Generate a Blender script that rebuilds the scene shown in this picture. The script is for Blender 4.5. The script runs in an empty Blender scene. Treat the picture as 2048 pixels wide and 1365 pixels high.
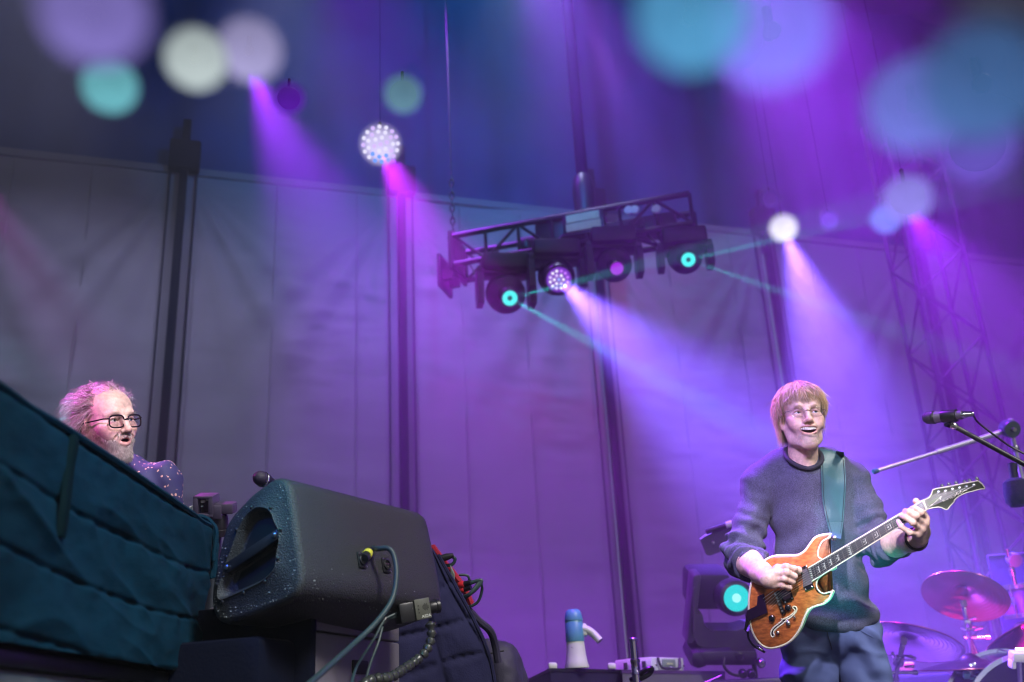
import bpy, bmesh, math, random
import numpy as np
from mathutils import Vector, Matrix, Quaternion
random.seed(7); np.random.seed(7)
S = bpy.context.scene
COL = S.collection
R = math.radians
# ------------------------------------------------------------------ camera
PITCH, ROLL, FPX = R(21.07), R(-3.03), 2000.0
CAM = Vector((0.0, 0.0, 0.80))
FWD = Vector((0, math.cos(PITCH), math.sin(PITCH)))
_r0, _u0 = Vector((1, 0, 0)), Vector((0, -math.sin(PITCH), math.cos(PITCH)))
RIGHT = math.cos(ROLL) * _r0 + math.sin(ROLL) * _u0
UP = -math.sin(ROLL) * _r0 + math.cos(ROLL) * _u0
cam_data = bpy.data.cameras.new('camera')
cam = bpy.data.objects.new('camera', cam_data)
COL.objects.link(cam)
cam.matrix_world = Matrix(((RIGHT.x, UP.x, -FWD.x, CAM.x), (RIGHT.y, UP.y, -FWD.y, CAM.y), (RIGHT.z, UP.z, -FWD.z, CAM.z), (0, 0, 0, 1)))
cam_data.sensor_width = 36.0
cam_data.lens = 36.0 * FPX / 2048.0
cam_data.clip_start = 0.02
cam_data.clip_end = 400.0
cam_data.dof.use_dof = True
cam_data.dof.focus_distance = 2.95
cam_data.dof.aperture_fstop = 2.5
S.camera = cam
def P(px, py, d):
    """world point seen at photo pixel (px, py) at distance d along the view axis"""
    return CAM + RIGHT * ((px - 1024) / FPX * d) + UP * (-(py - 682.5) / FPX * d) + FWD * d
def dcam(x, y, z):
    """direction given as right, up, towards camera"""
    return (RIGHT * x + UP * y - FWD * z).normalized()
# ------------------------------------------------------------------ world, sun, exposure
W = bpy.data.worlds.new('World'); S.world = W; W.use_nodes = True
nt = W.node_tree; nt.nodes.clear()
sky = nt.nodes.new('ShaderNodeTexSky'); sky.sky_type = 'NISHITA'; sky.sun_disc = False
SUN_EL, SUN_AZ = R(44), R(140)          # azimuth clockwise from +Y: in through the open front, under the roof edge, so it reaches the players and not the back wall
sky.sun_elevation = SUN_EL; sky.sun_rotation = SUN_AZ
bg = nt.nodes.new('ShaderNodeBackground'); bg.inputs['Strength'].default_value = 0.05
wo = nt.nodes.new('ShaderNodeOutputWorld')
nt.links.new(sky.outputs[0], bg.inputs[0]); nt.links.new(bg.outputs[0], wo.inputs[0])
sun_d = bpy.data.lights.new('sun', 'SUN'); sun_d.energy = 3.0; sun_d.angle = R(11); sun_d.color = (1.0, 0.95, 0.9)
sun = bpy.data.objects.new('sun', sun_d); COL.objects.link(sun)
_s = Vector((math.sin(SUN_AZ) * math.cos(SUN_EL), math.cos(SUN_AZ) * math.cos(SUN_EL), math.sin(SUN_EL)))
sun.rotation_euler = _s.to_track_quat('Z', 'Y').to_euler(); sun.location = (-6, -8, 7)
S.view_settings.view_transform = 'Standard'; S.view_settings.look = 'None'
S.view_settings.exposure = 0.35; S.view_settings.gamma = 1.0; S.view_settings.use_curve_mapping = False
cy = S.cycles
cy.use_denoising = True
try: cy.denoiser = 'OPENIMAGEDENOISE'; cy.denoising_input_passes = 'RGB_ALBEDO_NORMAL'; cy.denoising_prefilter = 'ACCURATE'
except Exception: pass
cy.filter_width = 1.15
cy.max_bounces = 5; cy.diffuse_bounces = 2; cy.glossy_bounces = 2; cy.transmission_bounces = 4; cy.volume_bounces = 0
cy.transparent_max_bounces = 12
cy.sample_clamp_indirect = 3.0; cy.sample_clamp_direct = 0.0
cy.use_adaptive_sampling = False
cy.caustics_reflective = False; cy.caustics_refractive = False
HAZE = 0.010
SMOKE = 0.040
def spot(name, loc, aim, power, color, deg, blend=1.0, soft=0.05):
    d = bpy.data.lights.new(name, 'SPOT'); d.energy = power; d.color = color
    d.spot_size = R(deg); d.spot_blend = blend; d.shadow_soft_size = soft
    o = bpy.data.objects.new(name, d); COL.objects.link(o)
    o.location = loc
    o.rotation_euler = (Vector(loc) - Vector(aim)).to_track_quat('Z', 'Y').to_euler()
    return o
# ------------------------------------------------------------------ materials
def nodes_of(name):
    m = bpy.data.materials.new(name); m.use_nodes = True
    t = m.node_tree; b = t.nodes['Principled BSDF']
    return m, t, b
def mat(name, col, rough=0.6, metal=0.0, bump=0.0, bscale=40.0, var=0.0, vscale=6.0, coat=0.0, attr=None, detail=4, sheen=0.0, specks=None, spec=None, alpha=None, stretch=None, wear=None):
    m, t, b = nodes_of(name)
    N = t.nodes.new; L = t.links.new
    b.inputs['Roughness'].default_value = rough; b.inputs['Metallic'].default_value = metal
    b.inputs['Coat Weight'].default_value = coat
    if sheen: b.inputs['Sheen Weight'].default_value = sheen
    if spec is not None: b.inputs['Specular IOR Level'].default_value = spec
    tc = N('ShaderNodeTexCoord')
    vec = tc.outputs['Object']
    if stretch:
        mp = N('ShaderNodeMapping'); mp.inputs['Scale'].default_value = stretch; L(vec, mp.inputs[0]); vec = mp.outputs[0]
    src = None
    if attr:
        a = N('ShaderNodeAttribute'); a.attribute_name = attr; src = a.outputs['Color']
    else:
        rgb = N('ShaderNodeRGB'); rgb.outputs[0].default_value = (*col, 1); src = rgb.outputs[0]
    if var:
        n = N('ShaderNodeTexNoise'); n.inputs['Scale'].default_value = vscale; n.inputs['Detail'].default_value = detail; L(vec, n.inputs['Vector'])
        r = N('ShaderNodeMapRange'); r.inputs[1].default_value = .3; r.inputs[2].default_value = .7
        r.inputs[3].default_value = 1 - var; r.inputs[4].default_value = 1 + var; L(n.outputs['Fac'], r.inputs[0])
        mx = N('ShaderNodeMix'); mx.data_type = 'RGBA'; mx.blend_type = 'MULTIPLY'; mx.inputs[0].default_value = 1
        L(src, mx.inputs[6]); L(r.outputs[0], mx.inputs[7]); src = mx.outputs[2]
    if specks:      # (scale, threshold, colour)
        v = N('ShaderNodeTexNoise'); v.inputs['Scale'].default_value = specks[0]; v.inputs['Detail'].default_value = 2.0; L(vec, v.inputs['Vector'])
        r = N('ShaderNodeMapRange'); r.inputs[1].default_value = specks[1]; r.inputs[2].default_value = specks[1] + .025; L(v.outputs['Fac'], r.inputs[0])
        mx = N('ShaderNodeMix'); mx.data_type = 'RGBA'; mx.inputs[7].default_value = (*specks[2], 1)
        L(r.outputs[0], mx.inputs[0]); L(src, mx.inputs[6]); src = mx.outputs[2]
    L(src, b.inputs['Base Color'])
    if bump:
        n = N('ShaderNodeTexNoise'); n.inputs['Scale'].default_value = bscale; n.inputs['Detail'].default_value = 3; L(vec, n.inputs['Vector'])
        bp = N('ShaderNodeBump'); bp.inputs['Strength'].default_value = 1.0; bp.inputs['Distance'].default_value = bump
        L(n.outputs['Fac'], bp.inputs['Height']); L(bp.outputs[0], b.inputs['Normal'])
    return m
def emit(name, col, strength=1.0, soft=None, edge=1.0):
    """lens that gives off light; soft = falls off towards the rim as a frosted lens does"""
    m = bpy.data.materials.new(name); m.use_nodes = True; t = m.node_tree; t.nodes.clear()
    N = t.nodes.new; L = t.links.new
    o = N('ShaderNodeOutputMaterial'); e = N('ShaderNodeEmission'); e.inputs[0].default_value = (*col, 1); e.inputs[1].default_value = strength
    L(e.outputs[0], o.inputs[0])
    m.cycles.emission_sampling = 'NONE'
    return m
# ------------------------------------------------------------------ mesh builder (world coordinates)
ZUP = Vector((0, 0, 1))
def basis(d, upv=(0, 0, 1)):
    z = Vector(d).normalized(); u = Vector(upv)
    if abs(z.dot(u.normalized())) > .98: u = Vector((1, 0, 0)) if abs(z.x) < .9 else Vector((0, 1, 0))
    x = u.cross(z).normalized(); y = z.cross(x)
    return x, y, z
class MB:
    def __init__(s): s.v = []; s.f = []
    def add(s, vs, fs):
        o = len(s.v); s.v += [tuple(v) for v in vs]; s.f += [tuple(i + o for i in f) for f in fs]; return s
    def box(s, c, sx, sy, sz, ax=None, bev=0.0):
        c = Vector(c)
        X, Y, Z = ax if ax else (Vector((1, 0, 0)), Vector((0, 1, 0)), Vector((0, 0, 1)))
        if bev <= 0:
            vs = [c + X * (a * sx / 2) + Y * (b * sy / 2) + Z * (e * sz / 2) for a in (-1, 1) for b in (-1, 1) for e in (-1, 1)]
            fs = [(0, 1, 3, 2), (4, 6, 7, 5), (0, 4, 5, 1), (2, 3, 7, 6), (0, 2, 6, 4), (1, 5, 7, 3)]
            return s.add(vs, fs)
        bm = bmesh.new(); bmesh.ops.create_cube(bm, size=1)
        for v in bm.verts: v.co = Vector((v.co.x * sx, v.co.y * sy, v.co.z * sz))
        bmesh.ops.bevel(bm, geom=bm.edges[:], offset=min(bev, .49 * min(sx, sy, sz)), segments=2, affect='EDGES', profile=.5)
        bm.verts.index_update()
        s.add([c + X * v.co.x + Y * v.co.y + Z * v.co.z for v in bm.verts], [[v.index for v in f.verts] for f in bm.faces]); bm.free(); return s
    def tube(s, pts, r, n=8, caps=True):
        pts = [Vector(p) for p in pts]; m = len(pts)
        rs = list(r) if hasattr(r, '__len__') else [r] * m
        vs = []; fs = []
        t0 = (pts[1] - pts[0]).normalized(); X, Y, _ = basis(t0)
        for i, p in enumerate(pts):
            t = (pts[min(i + 1, m - 1)] - pts[max(i - 1, 0)])
            if t.length < 1e-9: t = t0.copy()
            t.normalize(); q = t0.rotation_difference(t); X = q @ X; Y = q @ Y; t0 = t
            for k in range(n):
                a = 2 * math.pi * k / n; vs.append(p + (X * math.cos(a) + Y * math.sin(a)) * rs[i])
        for i in range(m - 1):
            for k in range(n):
                k2 = (k + 1) % n; fs.append((i * n + k, i * n + k2, (i + 1) * n + k2, (i + 1) * n + k))
        if caps: fs.append(tuple(range(n - 1, -1, -1))); fs.append(tuple((m - 1) * n + k for k in range(n)))
        return s.add(vs, fs)
    def lathe(s, prof, o, d, n=24, upv=(0, 0, 1), caps=True):
        """prof: list of (radius, along)"""
        o = Vector(o); X, Y, Z = basis(d, upv); vs = []; fs = []; m = len(prof)
        for (r, h) in prof:
            r = max(r, 1e-5)
            for k in range(n):
                a = 2 * math.pi * k / n; vs.append(o + Z * h + (X * math.cos(a) + Y * math.sin(a)) * r)
        for i in range(m - 1):
            for k in range(n):
                k2 = (k + 1) % n; fs.append((i * n + k, i * n + k2, (i + 1) * n + k2, (i + 1) * n + k))
        if caps: fs.append(tuple(range(n - 1, -1, -1))); fs.append(tuple((m - 1) * n + k for k in range(n)))
        return s.add(vs, fs)
    def sphere(s, c, r, n=12, m=8):
        prof = [(r * math.sin(math.pi * i / m), -r * math.cos(math.pi * i / m)) for i in range(m + 1)]
        return s.lathe(prof, c, (0, 0, 1), n, caps=False)
    def prism(s, poly, depth):
        """poly: list of world points (planar outline); depth: vector"""
        n = len(poly); D = Vector(depth); poly = [Vector(p) for p in poly]
        vs = poly + [p + D for p in poly]
        fs = [tuple(range(n)), tuple(range(2 * n - 1, n - 1, -1))] + [(i, i + n, (i + 1) % n + n, (i + 1) % n) for i in range(n)]
        return s.add(vs, fs)
    def grid(s, fn, nu, nv, close_u=False):
        vs = [fn(i / nu, j / nv) for j in range(nv + 1) for i in range(nu + 1)]; w = nu + 1
        return s.add(vs, [(j * w + i, j * w + i + 1, (j + 1) * w + i + 1, (j + 1) * w + i) for j in range(nv) for i in range(nu)])
    def build(s, name, material, parent=None, smooth=True, angle=40, **kw):
        return mk(name, np.array(s.v, dtype=np.float32), s.f, material, parent, smooth, angle, **kw)
MW = {}
def mk(name, v, faces, material, parent=None, smooth=True, angle=40, cols=None, label=None, cat=None, group=None, kind=None, origin=None):
    me = bpy.data.meshes.new(name)
    v = np.asarray(v, dtype=np.float32)
    if parent is not None:
        org = MW[parent.name]
    else:
        org = np.array(origin if origin is not None else [v[:, 0].mean(), v[:, 1].mean(), v[:, 2].min()], dtype=np.float32)
    v = v - org
    if isinstance(faces, np.ndarray):
        n, k = faces.shape
        me.vertices.add(len(v)); me.vertices.foreach_set('co', v.ravel())
        me.loops.add(n * k); me.loops.foreach_set('vertex_index', faces.astype(np.int32).ravel())
        me.polygons.add(n); me.polygons.foreach_set('loop_start', np.arange(0, n * k, k, dtype=np.int32))
        me.update(calc_edges=True)
    else:
        me.from_pydata(v.tolist(), [], faces); me.update()
    if smooth:
        me.shade_smooth()
        if angle is not None and angle < 180:
            try: me.set_sharp_from_angle(angle=R(angle))
            except Exception: pass
    if cols is not None:
        a = me.color_attributes.new('col', 'FLOAT_COLOR', 'POINT')
        c4 = np.ones((len(v), 4), dtype=np.float32); c4[:, :3] = cols
        a.data.foreach_set('color', c4.ravel())
    me.materials.append(material)
    o = bpy.data.objects.new(name, me); COL.objects.link(o)
    if parent is not None: o.parent = parent; MW[o.name] = org
    else: o.location = org.tolist(); MW[o.name] = org
    tag(o, label, cat, group, kind)
    return o
def tag(o, label=None, cat=None, group=None, kind=None):
    if label: o['label'] = label
    if cat: o['category'] = cat
    if group: o['group'] = group
    if kind: o['kind'] = kind
def thing(name, loc, label, cat, group=None, kind=None):
    o = bpy.data.objects.new(name, None); COL.objects.link(o); o.location = loc
    MW[o.name] = np.array(list(loc), dtype=np.float32)
    o.empty_display_size = .1
    tag(o, label, cat, group, kind); return o
def curve(pts, n=24):
    """Catmull-Rom through points"""
    pts = [Vector(p) for p in pts]; q = [2 * pts[0] - pts[1]] + pts + [2 * pts[-1] - pts[-2]]
    out = []
    m = len(pts) - 1
    for k in range(n + 1):
        t = k / n * m; i = min(int(t), m - 1); u = t - i
        a, b, c, d = q[i], q[i + 1], q[i + 2], q[i + 3]
        out.append(.5 * ((2 * b) + (c - a) * u + (2 * a - 5 * b + 4 * c - d) * u * u + (3 * b - a - 3 * c + d) * u ** 3))
    return out
# value noise, vectorised
_rng = np.random.RandomState(3)
_perm = _rng.rand(64, 64, 64).astype(np.float32)
def vnoise(p):
    p = np.asarray(p, dtype=np.float32); i = np.floor(p).astype(int); f = p - i; f = f * f * (3 - 2 * f)
    i &= 63; j = (i + 1) & 63
    x0, y0, z0 = i[..., 0], i[..., 1], i[..., 2]; x1, y1, z1 = j[..., 0], j[..., 1], j[..., 2]
    fx, fy, fz = f[..., 0], f[..., 1], f[..., 2]
    l = lambda a, b, t: a + (b - a) * t
    return l(l(l(_perm[x0, y0, z0], _perm[x1, y0, z0], fx), l(_perm[x0, y1, z0], _perm[x1, y1, z0], fx), fy),
             l(l(_perm[x0, y0, z1], _perm[x1, y0, z1], fx), l(_perm[x0, y1, z1], _perm[x1, y1, z1], fx), fy), fz)
def fbm(p, o=3):
    p = np.asarray(p, dtype=np.float32); a = 0; w = .5
    for k in range(o): a = a + w * vnoise(p * 2 ** k + 7.3 * k); w *= .5
    return a
# ------------------------------------------------------------------ signed-distance sculpting (surface nets)
class SDF:
    def __init__(s, lo, hi, h):
        s.lo = np.array(lo, dtype=np.float32); s.h = h
        s.n = np.ceil((np.array(hi) - s.lo) / h).astype(int) + 1
        s.F = np.full(tuple(s.n), 1.0, dtype=np.float32)
    def _win(s, lo, hi):
        a = np.clip(np.floor((np.array(lo) - s.lo) / s.h).astype(int), 0, s.n - 1); b = np.clip(np.ceil((np.array(hi) - s.lo) / s.h).astype(int) + 1, 1, s.n)
        if (b <= a).any(): return None
        sl = tuple(slice(int(a[i]), int(b[i])) for i in range(3))
        ax = [s.lo[i] + s.h * np.arange(a[i], b[i], dtype=np.float32) for i in range(3)]
        return sl, ax
    def op(s, lo, hi, fn, k=.01, mode='u'):
        pad = k + 3 * s.h
        w = s._win(np.array(lo) - pad, np.array(hi) + pad)
        if w is None: return s
        sl, ax = w
        X, Y, Z = np.meshgrid(*ax, indexing='ij', sparse=True)
        d = fn(X, Y, Z); f = s.F[sl]
        if mode == 'u':
            hh = np.maximum(k - np.abs(f - d), 0) / k if k > 0 else 0
            s.F[sl] = np.minimum(f, d) - hh * hh * k * .25
        else:
            d = -d; hh = np.maximum(k - np.abs(f - d), 0) / k if k > 0 else 0
            s.F[sl] = np.maximum(f, d) + hh * hh * k * .25
        return s
    def cap(s, a, b, ra, rb=None, k=.01, mode='u', flat=None):
        """tapered capsule; flat=(axis, factor) squashes across axis"""
        rb = ra if rb is None else rb
        a = np.array(a, dtype=np.float32); b = np.array(b, dtype=np.float32); ba = b - a; L2 = float(ba @ ba) + 1e-12
        m = max(ra, rb)
        if flat is not None:
            n = np.array(flat[0], dtype=np.float32); n /= np.linalg.norm(n); q = 1 / flat[1] - 1
        def fn(X, Y, Z):
            px, py, pz = X - a[0], Y - a[1], Z - a[2]
            t = np.clip((px * ba[0] + py * ba[1] + pz * ba[2]) / L2, 0, 1)
            dx, dy, dz = px - ba[0] * t, py - ba[1] * t, pz - ba[2] * t
            if flat is not None:
                e = (dx * n[0] + dy * n[1] + dz * n[2]) * q; dx = dx + e * n[0]; dy = dy + e * n[1]; dz = dz + e * n[2]
            return np.sqrt(dx * dx + dy * dy + dz * dz) - (ra + (rb - ra) * t)
        return s.op(np.minimum(a, b) - m, np.maximum(a, b) + m, fn, k, mode)
    def chain(s, pts, rs, k=.01, mode='u', flat=None):
        for i in range(len(pts) - 1): s.cap(pts[i], pts[i + 1], rs[i], rs[i + 1], k, mode, flat)
        return s
    def ell(s, c, r, k=.01, mode='u', ax=None):
        c = np.array(c, dtype=np.float32); r = np.array(r, dtype=np.float32); m = float(r.max())
        A = np.eye(3, dtype=np.float32) if ax is None else np.array(ax, dtype=np.float32)
        def fn(X, Y, Z):
            px, py, pz = X - c[0], Y - c[1], Z - c[2]
            q = [(px * A[i, 0] + py * A[i, 1] + pz * A[i, 2]) for i in range(3)]
            k0 = np.sqrt(sum((q[i] / r[i]) ** 2 for i in range(3))); k1 = np.sqrt(sum((q[i] / r[i] ** 2) ** 2 for i in range(3))) + 1e-6
            return k0 * (k0 - 1) / k1
        return s.op(c - m, c + m, fn, k, mode)
    def mesh(s):
        F = s.F; inside = F < 0
        n = F.shape
        c = [inside[i:n[0] - 1 + i, j:n[1] - 1 + j, k:n[2] - 1 + k] for i in (0, 1) for j in (0, 1) for k in (0, 1)]
        cnt = sum(x.astype(np.int8) for x in c); act = (cnt > 0) & (cnt < 8)
        I = np.argwhere(act); idx = np.full(act.shape, -1, dtype=np.int64); idx[tuple(I.T)] = np.arange(len(I))
        off = np.array([(i, j, k) for i in (0, 1) for j in (0, 1) for k in (0, 1)])
        val = np.stack([F[I[:, 0] + o[0], I[:, 1] + o[1], I[:, 2] + o[2]] for o in off], 1)
        acc = np.zeros((len(I), 3)); num = np.zeros((len(I), 1))
        for a in range(8):
            for b in range(a + 1, 8):
                if np.abs(off[a] - off[b]).sum() != 1: continue
                m = (val[:, a] < 0) != (val[:, b] < 0)
                t = np.where(m, val[:, a] / (val[:, a] - val[:, b] + 1e-20), 0)[:, None]
                acc += np.where(m[:, None], off[a] + (off[b] - off[a]) * t, 0); num += m[:, None]
        V = s.lo + s.h * (I + acc / np.maximum(num, 1))
        Q = []
        for ax in range(3):
            u, v = (ax + 1) % 3, (ax + 2) % 3
            sl0 = [slice(None)] * 3; sl1 = [slice(None)] * 3; sl0[ax] = slice(0, -1); sl1[ax] = slice(1, None)
            d = inside[tuple(sl0)] != inside[tuple(sl1)]
            E = np.argwhere(d); E = E[(E[:, u] > 0) & (E[:, v] > 0) & (E[:, u] < n[u] - 1) & (E[:, v] < n[v] - 1)]
            eu = np.zeros(3, int); eu[u] = 1; ev = np.zeros(3, int); ev[v] = 1
            q = np.stack([idx[tuple((E - eu - ev).T)], idx[tuple((E - ev).T)], idx[tuple(E.T)], idx[tuple((E - eu).T)]], 1)
            flip = ~inside[tuple(E.T)]
            q[flip] = q[flip][:, ::-1]; Q.append(q)
        Q = np.concatenate(Q); Q = Q[(Q >= 0).all(1)]
        return V.astype(np.float32), Q
def vnormals(V, Q):
    a = V[Q[:, 1]] - V[Q[:, 0]]; b = V[Q[:, 3]] - V[Q[:, 0]]; n = np.cross(a, b)
    N = np.zeros_like(V)
    for k in range(Q.shape[1]): np.add.at(N, Q[:, k], n)
    return N / (np.linalg.norm(N, axis=1, keepdims=True) + 1e-9)
def relax(V, Q, it=2, w=.5):
    for _ in range(it):
        acc = np.zeros_like(V); c = np.zeros((len(V), 1), dtype=np.float32)
        for k in range(4):
            np.add.at(acc, Q[:, k], V[Q[:, (k + 1) % 4]]); np.add.at(c, Q[:, k], 1)
            np.add.at(acc, Q[:, k], V[Q[:, (k + 3) % 4]]); np.add.at(c, Q[:, k], 1)
        V = V * (1 - w) + w * acc / np.maximum(c, 1)
    return V.astype(np.float32)
def strands(paths, widths, cols, n=3):
    """many thin tapering 3-sided hairs as one vertex/face array; paths (N,S,3), widths (N,), cols (N,3)"""
    paths = np.asarray(paths, dtype=np.float32); N, Sg, _ = paths.shape
    T = np.gradient(paths, axis=1); T /= np.linalg.norm(T, axis=2, keepdims=True) + 1e-9
    ref = np.random.RandomState(1).normal(size=(N, 1, 3)); X = np.cross(T, ref); X /= np.linalg.norm(X, axis=2, keepdims=True) + 1e-9
    Y = np.cross(T, X)
    prof = np.interp(np.linspace(0, 1, Sg), [0, .1, .6, 1], [.7, 1, .85, .12])
    w = widths[:, None] * prof[None]
    V = np.stack([paths + (X * math.cos(2 * math.pi * k / n) + Y * math.sin(2 * math.pi * k / n)) * w[..., None] for k in range(n)], 2)
    b = np.arange(N)[:, None, None] * Sg * n; s_ = np.arange(Sg - 1)[None, :, None] * n; k = np.arange(n)[None, None, :]; k2 = (k + 1) % n
    Q = np.stack([b + s_ + k, b + s_ + k2, b + s_ + n + k2, b + s_ + n + k], -1).reshape(-1, 4)
    C = np.repeat(cols, Sg * n, axis=0)
    return V.reshape(-1, 3), Q, C
# ------------------------------------------------------------------ setting
def ray_dir(px, py): return (P(px, py, 1.0) - CAM)
def at_z(px, py, z):
    d = ray_dir(px, py); return CAM + d * ((z - CAM.z) / d.z)
WA, WB = P(340, 700, 8.5), P(1555, 700, 8.5 * 1.2247)
wdir = Vector((WB.x - WA.x, WB.y - WA.y, 0)); WL = wdir.length; wdir.normalize()
wn = Vector((wdir.y, -wdir.x, 0))            # towards the camera
if wn.y > 0: wn = -wn
def wall(s, z, off=0.0): return Vector((WA.x, WA.y, 0)) + wdir * s + wn * off + Vector((0, 0, z))
def on_wall(px, py):
    d = ray_dir(px, py); n = wn; t = (Vector((WA.x, WA.y, 0)) - CAM).dot(n) / d.dot(n); p = CAM + d * t
    return (p - Vector((WA.x, WA.y, 0))).dot(wdir), p.z
SEG = WL / 3
M_fabric = mat('backdrop_cloth', (.235, .222, .235), .85, var=.06, vscale=3, bump=.0012, bscale=160)
M_seam = mat('cloth_seam', (.19, .18, .20), .85, bump=.001, bscale=160)
M_drape = mat('navy_drape_cloth', (.034, .056, .17), .95, spec=.1, var=.3, vscale=1.2, bump=.002, bscale=60)
M_pole = mat('black_column_paint', (.002, .002, .014), .85, spec=.06)
M_strap = mat('black_strap', (.006, .004, .02), .9, spec=.1)
M_blackmetal = mat('black_powder_coat', (.012, .012, .018), .42, bump=.0004, bscale=300)
M_blackplastic = mat('black_plastic', (.012, .012, .016), .38)
M_roof = mat('roof_sheet', (.02, .025, .05), .9)
M_floor = mat('stage_deck', (.03, .03, .033), .6, var=.3, vscale=3, bump=.001, bscale=80)
M_ground = mat('asphalt', (.05, .05, .052), .9, var=.25, vscale=8, bump=.003, bscale=60)
M_chrome = mat('chrome', (.75, .75, .78), .16, 1.0)
M_steel = mat('brushed_steel', (.5, .5, .52), .32, 1.0)
MB().box((0, 2, -1.25), 26, 26, .1).build('ground', M_ground, smooth=False, kind='structure')
MB().box((1, 6.45, -.06), 15, 12.1, .12).build('stage_floor', M_floor, smooth=False, kind='structure')
MB().box((1, 5.6, 9.3), 16, 14.6, .12).build('stage_roof', M_roof, smooth=False, kind='structure')
for x_ in (-6.0, 7.6):  # unseen drapes added to block sun and sky from the sides
    m = MB(); m.grid(lambda u, v: Vector((x_ + .12 * math.sin(u * 60), -.9 + u * 12.6, v * 9.2)), 160, 2); m.build('added_side_drape', M_drape, kind='structure')
ZTOP = on_wall(390, 350)[1]
bd = thing('stage_backdrop', wall(WL / 2, 0), 'grey fabric wall of stretched panels across the back of the stage', 'backdrop')
bd['kind'] = 'structure'
rs = np.random.RandomState(11)
for i in range(-2, 7):
    s0, s1 = i * SEG + .012, (i + 1) * SEG - .012
    nu, nv = 70, 190
    u, v = np.meshgrid(np.linspace(0, 1, nu + 1), np.linspace(0, 1, nv + 1)); u = u.ravel(); v = v.ravel()
    s = s0 + (s1 - s0) * u; z = ZTOP * v
    edge = np.minimum(u, 1 - u); edge = np.clip(edge / .12, 0, 1)
    q = np.stack([s * .55, z * 2.4, np.full_like(s, i * 3.1)], -1)
    band = fbm(np.stack([s * .8, z * .9, np.full_like(s, 9.1)], -1), 2)
    warp = np.stack([s * 1.3 + fbm(q * .7) * 1.5, z * 5.5 + fbm(q * .5 + 4) * 2.5, np.full_like(s, i * 1.7)], -1)
    d = (fbm(warp, 3) - .45) * .13 * np.clip((band - .30) * 4, .15, 1.3)
    # diagonal tension folds out of the two upper corners
    for (cu, sg) in ((0, 1), (1, -1)):
        du = np.abs(u - cu) * (s1 - s0); dz = ZTOP - z
        ang = np.arctan2(dz, du + 1e-3); rad = np.hypot(du, dz)
        d += .022 * np.sin(ang * 26 + i) * np.exp(-((ang - 1.05) / .3) ** 2) * np.exp(-((rad - 1.4) / 1.1) ** 2)
    d *= edge * .9 + .1
    O = np.array(wall(0, 0)); pos = O + np.outer(s, wdir) + np.outer(d, wn) + np.outer(z, (0, 0, 1))
    w = nu + 1
    jj, ii = np.meshgrid(np.arange(nv), np.arange(nu), indexing='ij'); a = (jj * w + ii).ravel()
    mk('fabric_panel', pos, np.stack([a, a + 1, a + w + 1, a + w], 1), M_fabric, bd, angle=None)
    for fr in (.30, .62) if i % 2 else (.42, .8):
        sx = s0 + (s1 - s0) * fr
        m = MB(); m.tube([wall(sx, z_, .006 + .003 * math.sin(z_ * 5)) for z_ in np.linspace(.02, ZTOP - .02, 30)], .008, 4); m.build('seam', M_fabric, bd)
    MB().box(wall((s0 + s1) / 2, ZTOP + .02, .0), s1 - s0, .05, .07, (wdir, -wn, Vector((0, 0, 1)))).build('top_hem', M_seam, bd, smooth=False)
for i in range(0, 6):
    s = i * SEG
    t = thing('wall_column', wall(s, 0, .1), 'tall dark steel column in front of the grey fabric wall', 'column', 'columns along the fabric wall')
    ax = (wdir, -wn, Vector((0, 0, 1)))
    m = MB(); m.box(wall(s, (ZTOP + .5) / 2, .10), .072, .07, ZTOP + .5, ax, bev=.006); m.build('upright', M_pole, t)
    m = MB(); m.box(wall(s, ZTOP + .12, .10), 0.27, .13, .3, ax, bev=.02); m.build('top_bracket', M_pole, t)
    for q in (-.115, .115):
        m = MB(); m.tube([wall(s + q, z_, .06) for z_ in (0, ZTOP * .5, ZTOP + .05)], .009, 6); m.build('side_cable', M_strap, t)
cols_ = [o for o in bpy.data.objects if o.name.startswith('wall_column')]
for o, l in zip(cols_, ['dark wall column directly behind the bearded man in glasses', 'dark wall column rising behind the floor monitor',
                        'dark wall column below the hanging truss, above the megaphone', 'dark wall column just beside the small white lamp, behind the guitarist',
                        'dark wall column behind the lattice tower', 'dark wall column beyond the lattice tower at the edge of the wall']): o['label'] = l
# dark drape above the panels
def drape_fn(u, v):
    s = -2 * SEG + 9 * SEG * u; z = ZTOP - .15 + (9.2 - ZTOP + .15) * v
    return wall(s, z, -.12 + .05 * math.sin(s * 5.2) + .02 * math.sin(s * 13 + 1))
m = MB(); m.grid(drape_fn, 260, 3); m.build('black_drape', M_drape, label='dark navy drape hung above the grey fabric wall', cat='drape')
# lattice tower at the far right, behind the drums
tb = at_z(2100, 1440, .02); c0 = P(1893, 700, 8.9); tb = Vector((c0.x, c0.y, 0))
tw = thing('lattice_tower', tb, 'tall steel lattice tower rising through purple haze behind the drums', 'tower')
M_tower = mat('dark_truss_paint', (.01, .008, .03), .6)
hw = .24; corners = [Vector((a * hw, b * hw, 0)) for a, b in ((-1, -1), (1, -1), (1, 1), (-1, 1))]
TH = 6.2
for c in corners: m = MB(); m.tube([tb + c, tb + c + Vector((0, 0, TH))], .022, 8); m.build('chord', M_tower, tw)
k = 0; st = .42
while (k + 1) * st < TH:
    for q in range(4):
        a, b = corners[q], corners[(q + 1) % 4]
        if (k + q) % 2: a, b = b, a
        m = MB(); m.tube([tb + a + Vector((0, 0, k * st)), tb + b + Vector((0, 0, (k + 1) * st))], .011, 6); m.build('brace', M_tower, tw)
    k += 1
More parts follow.
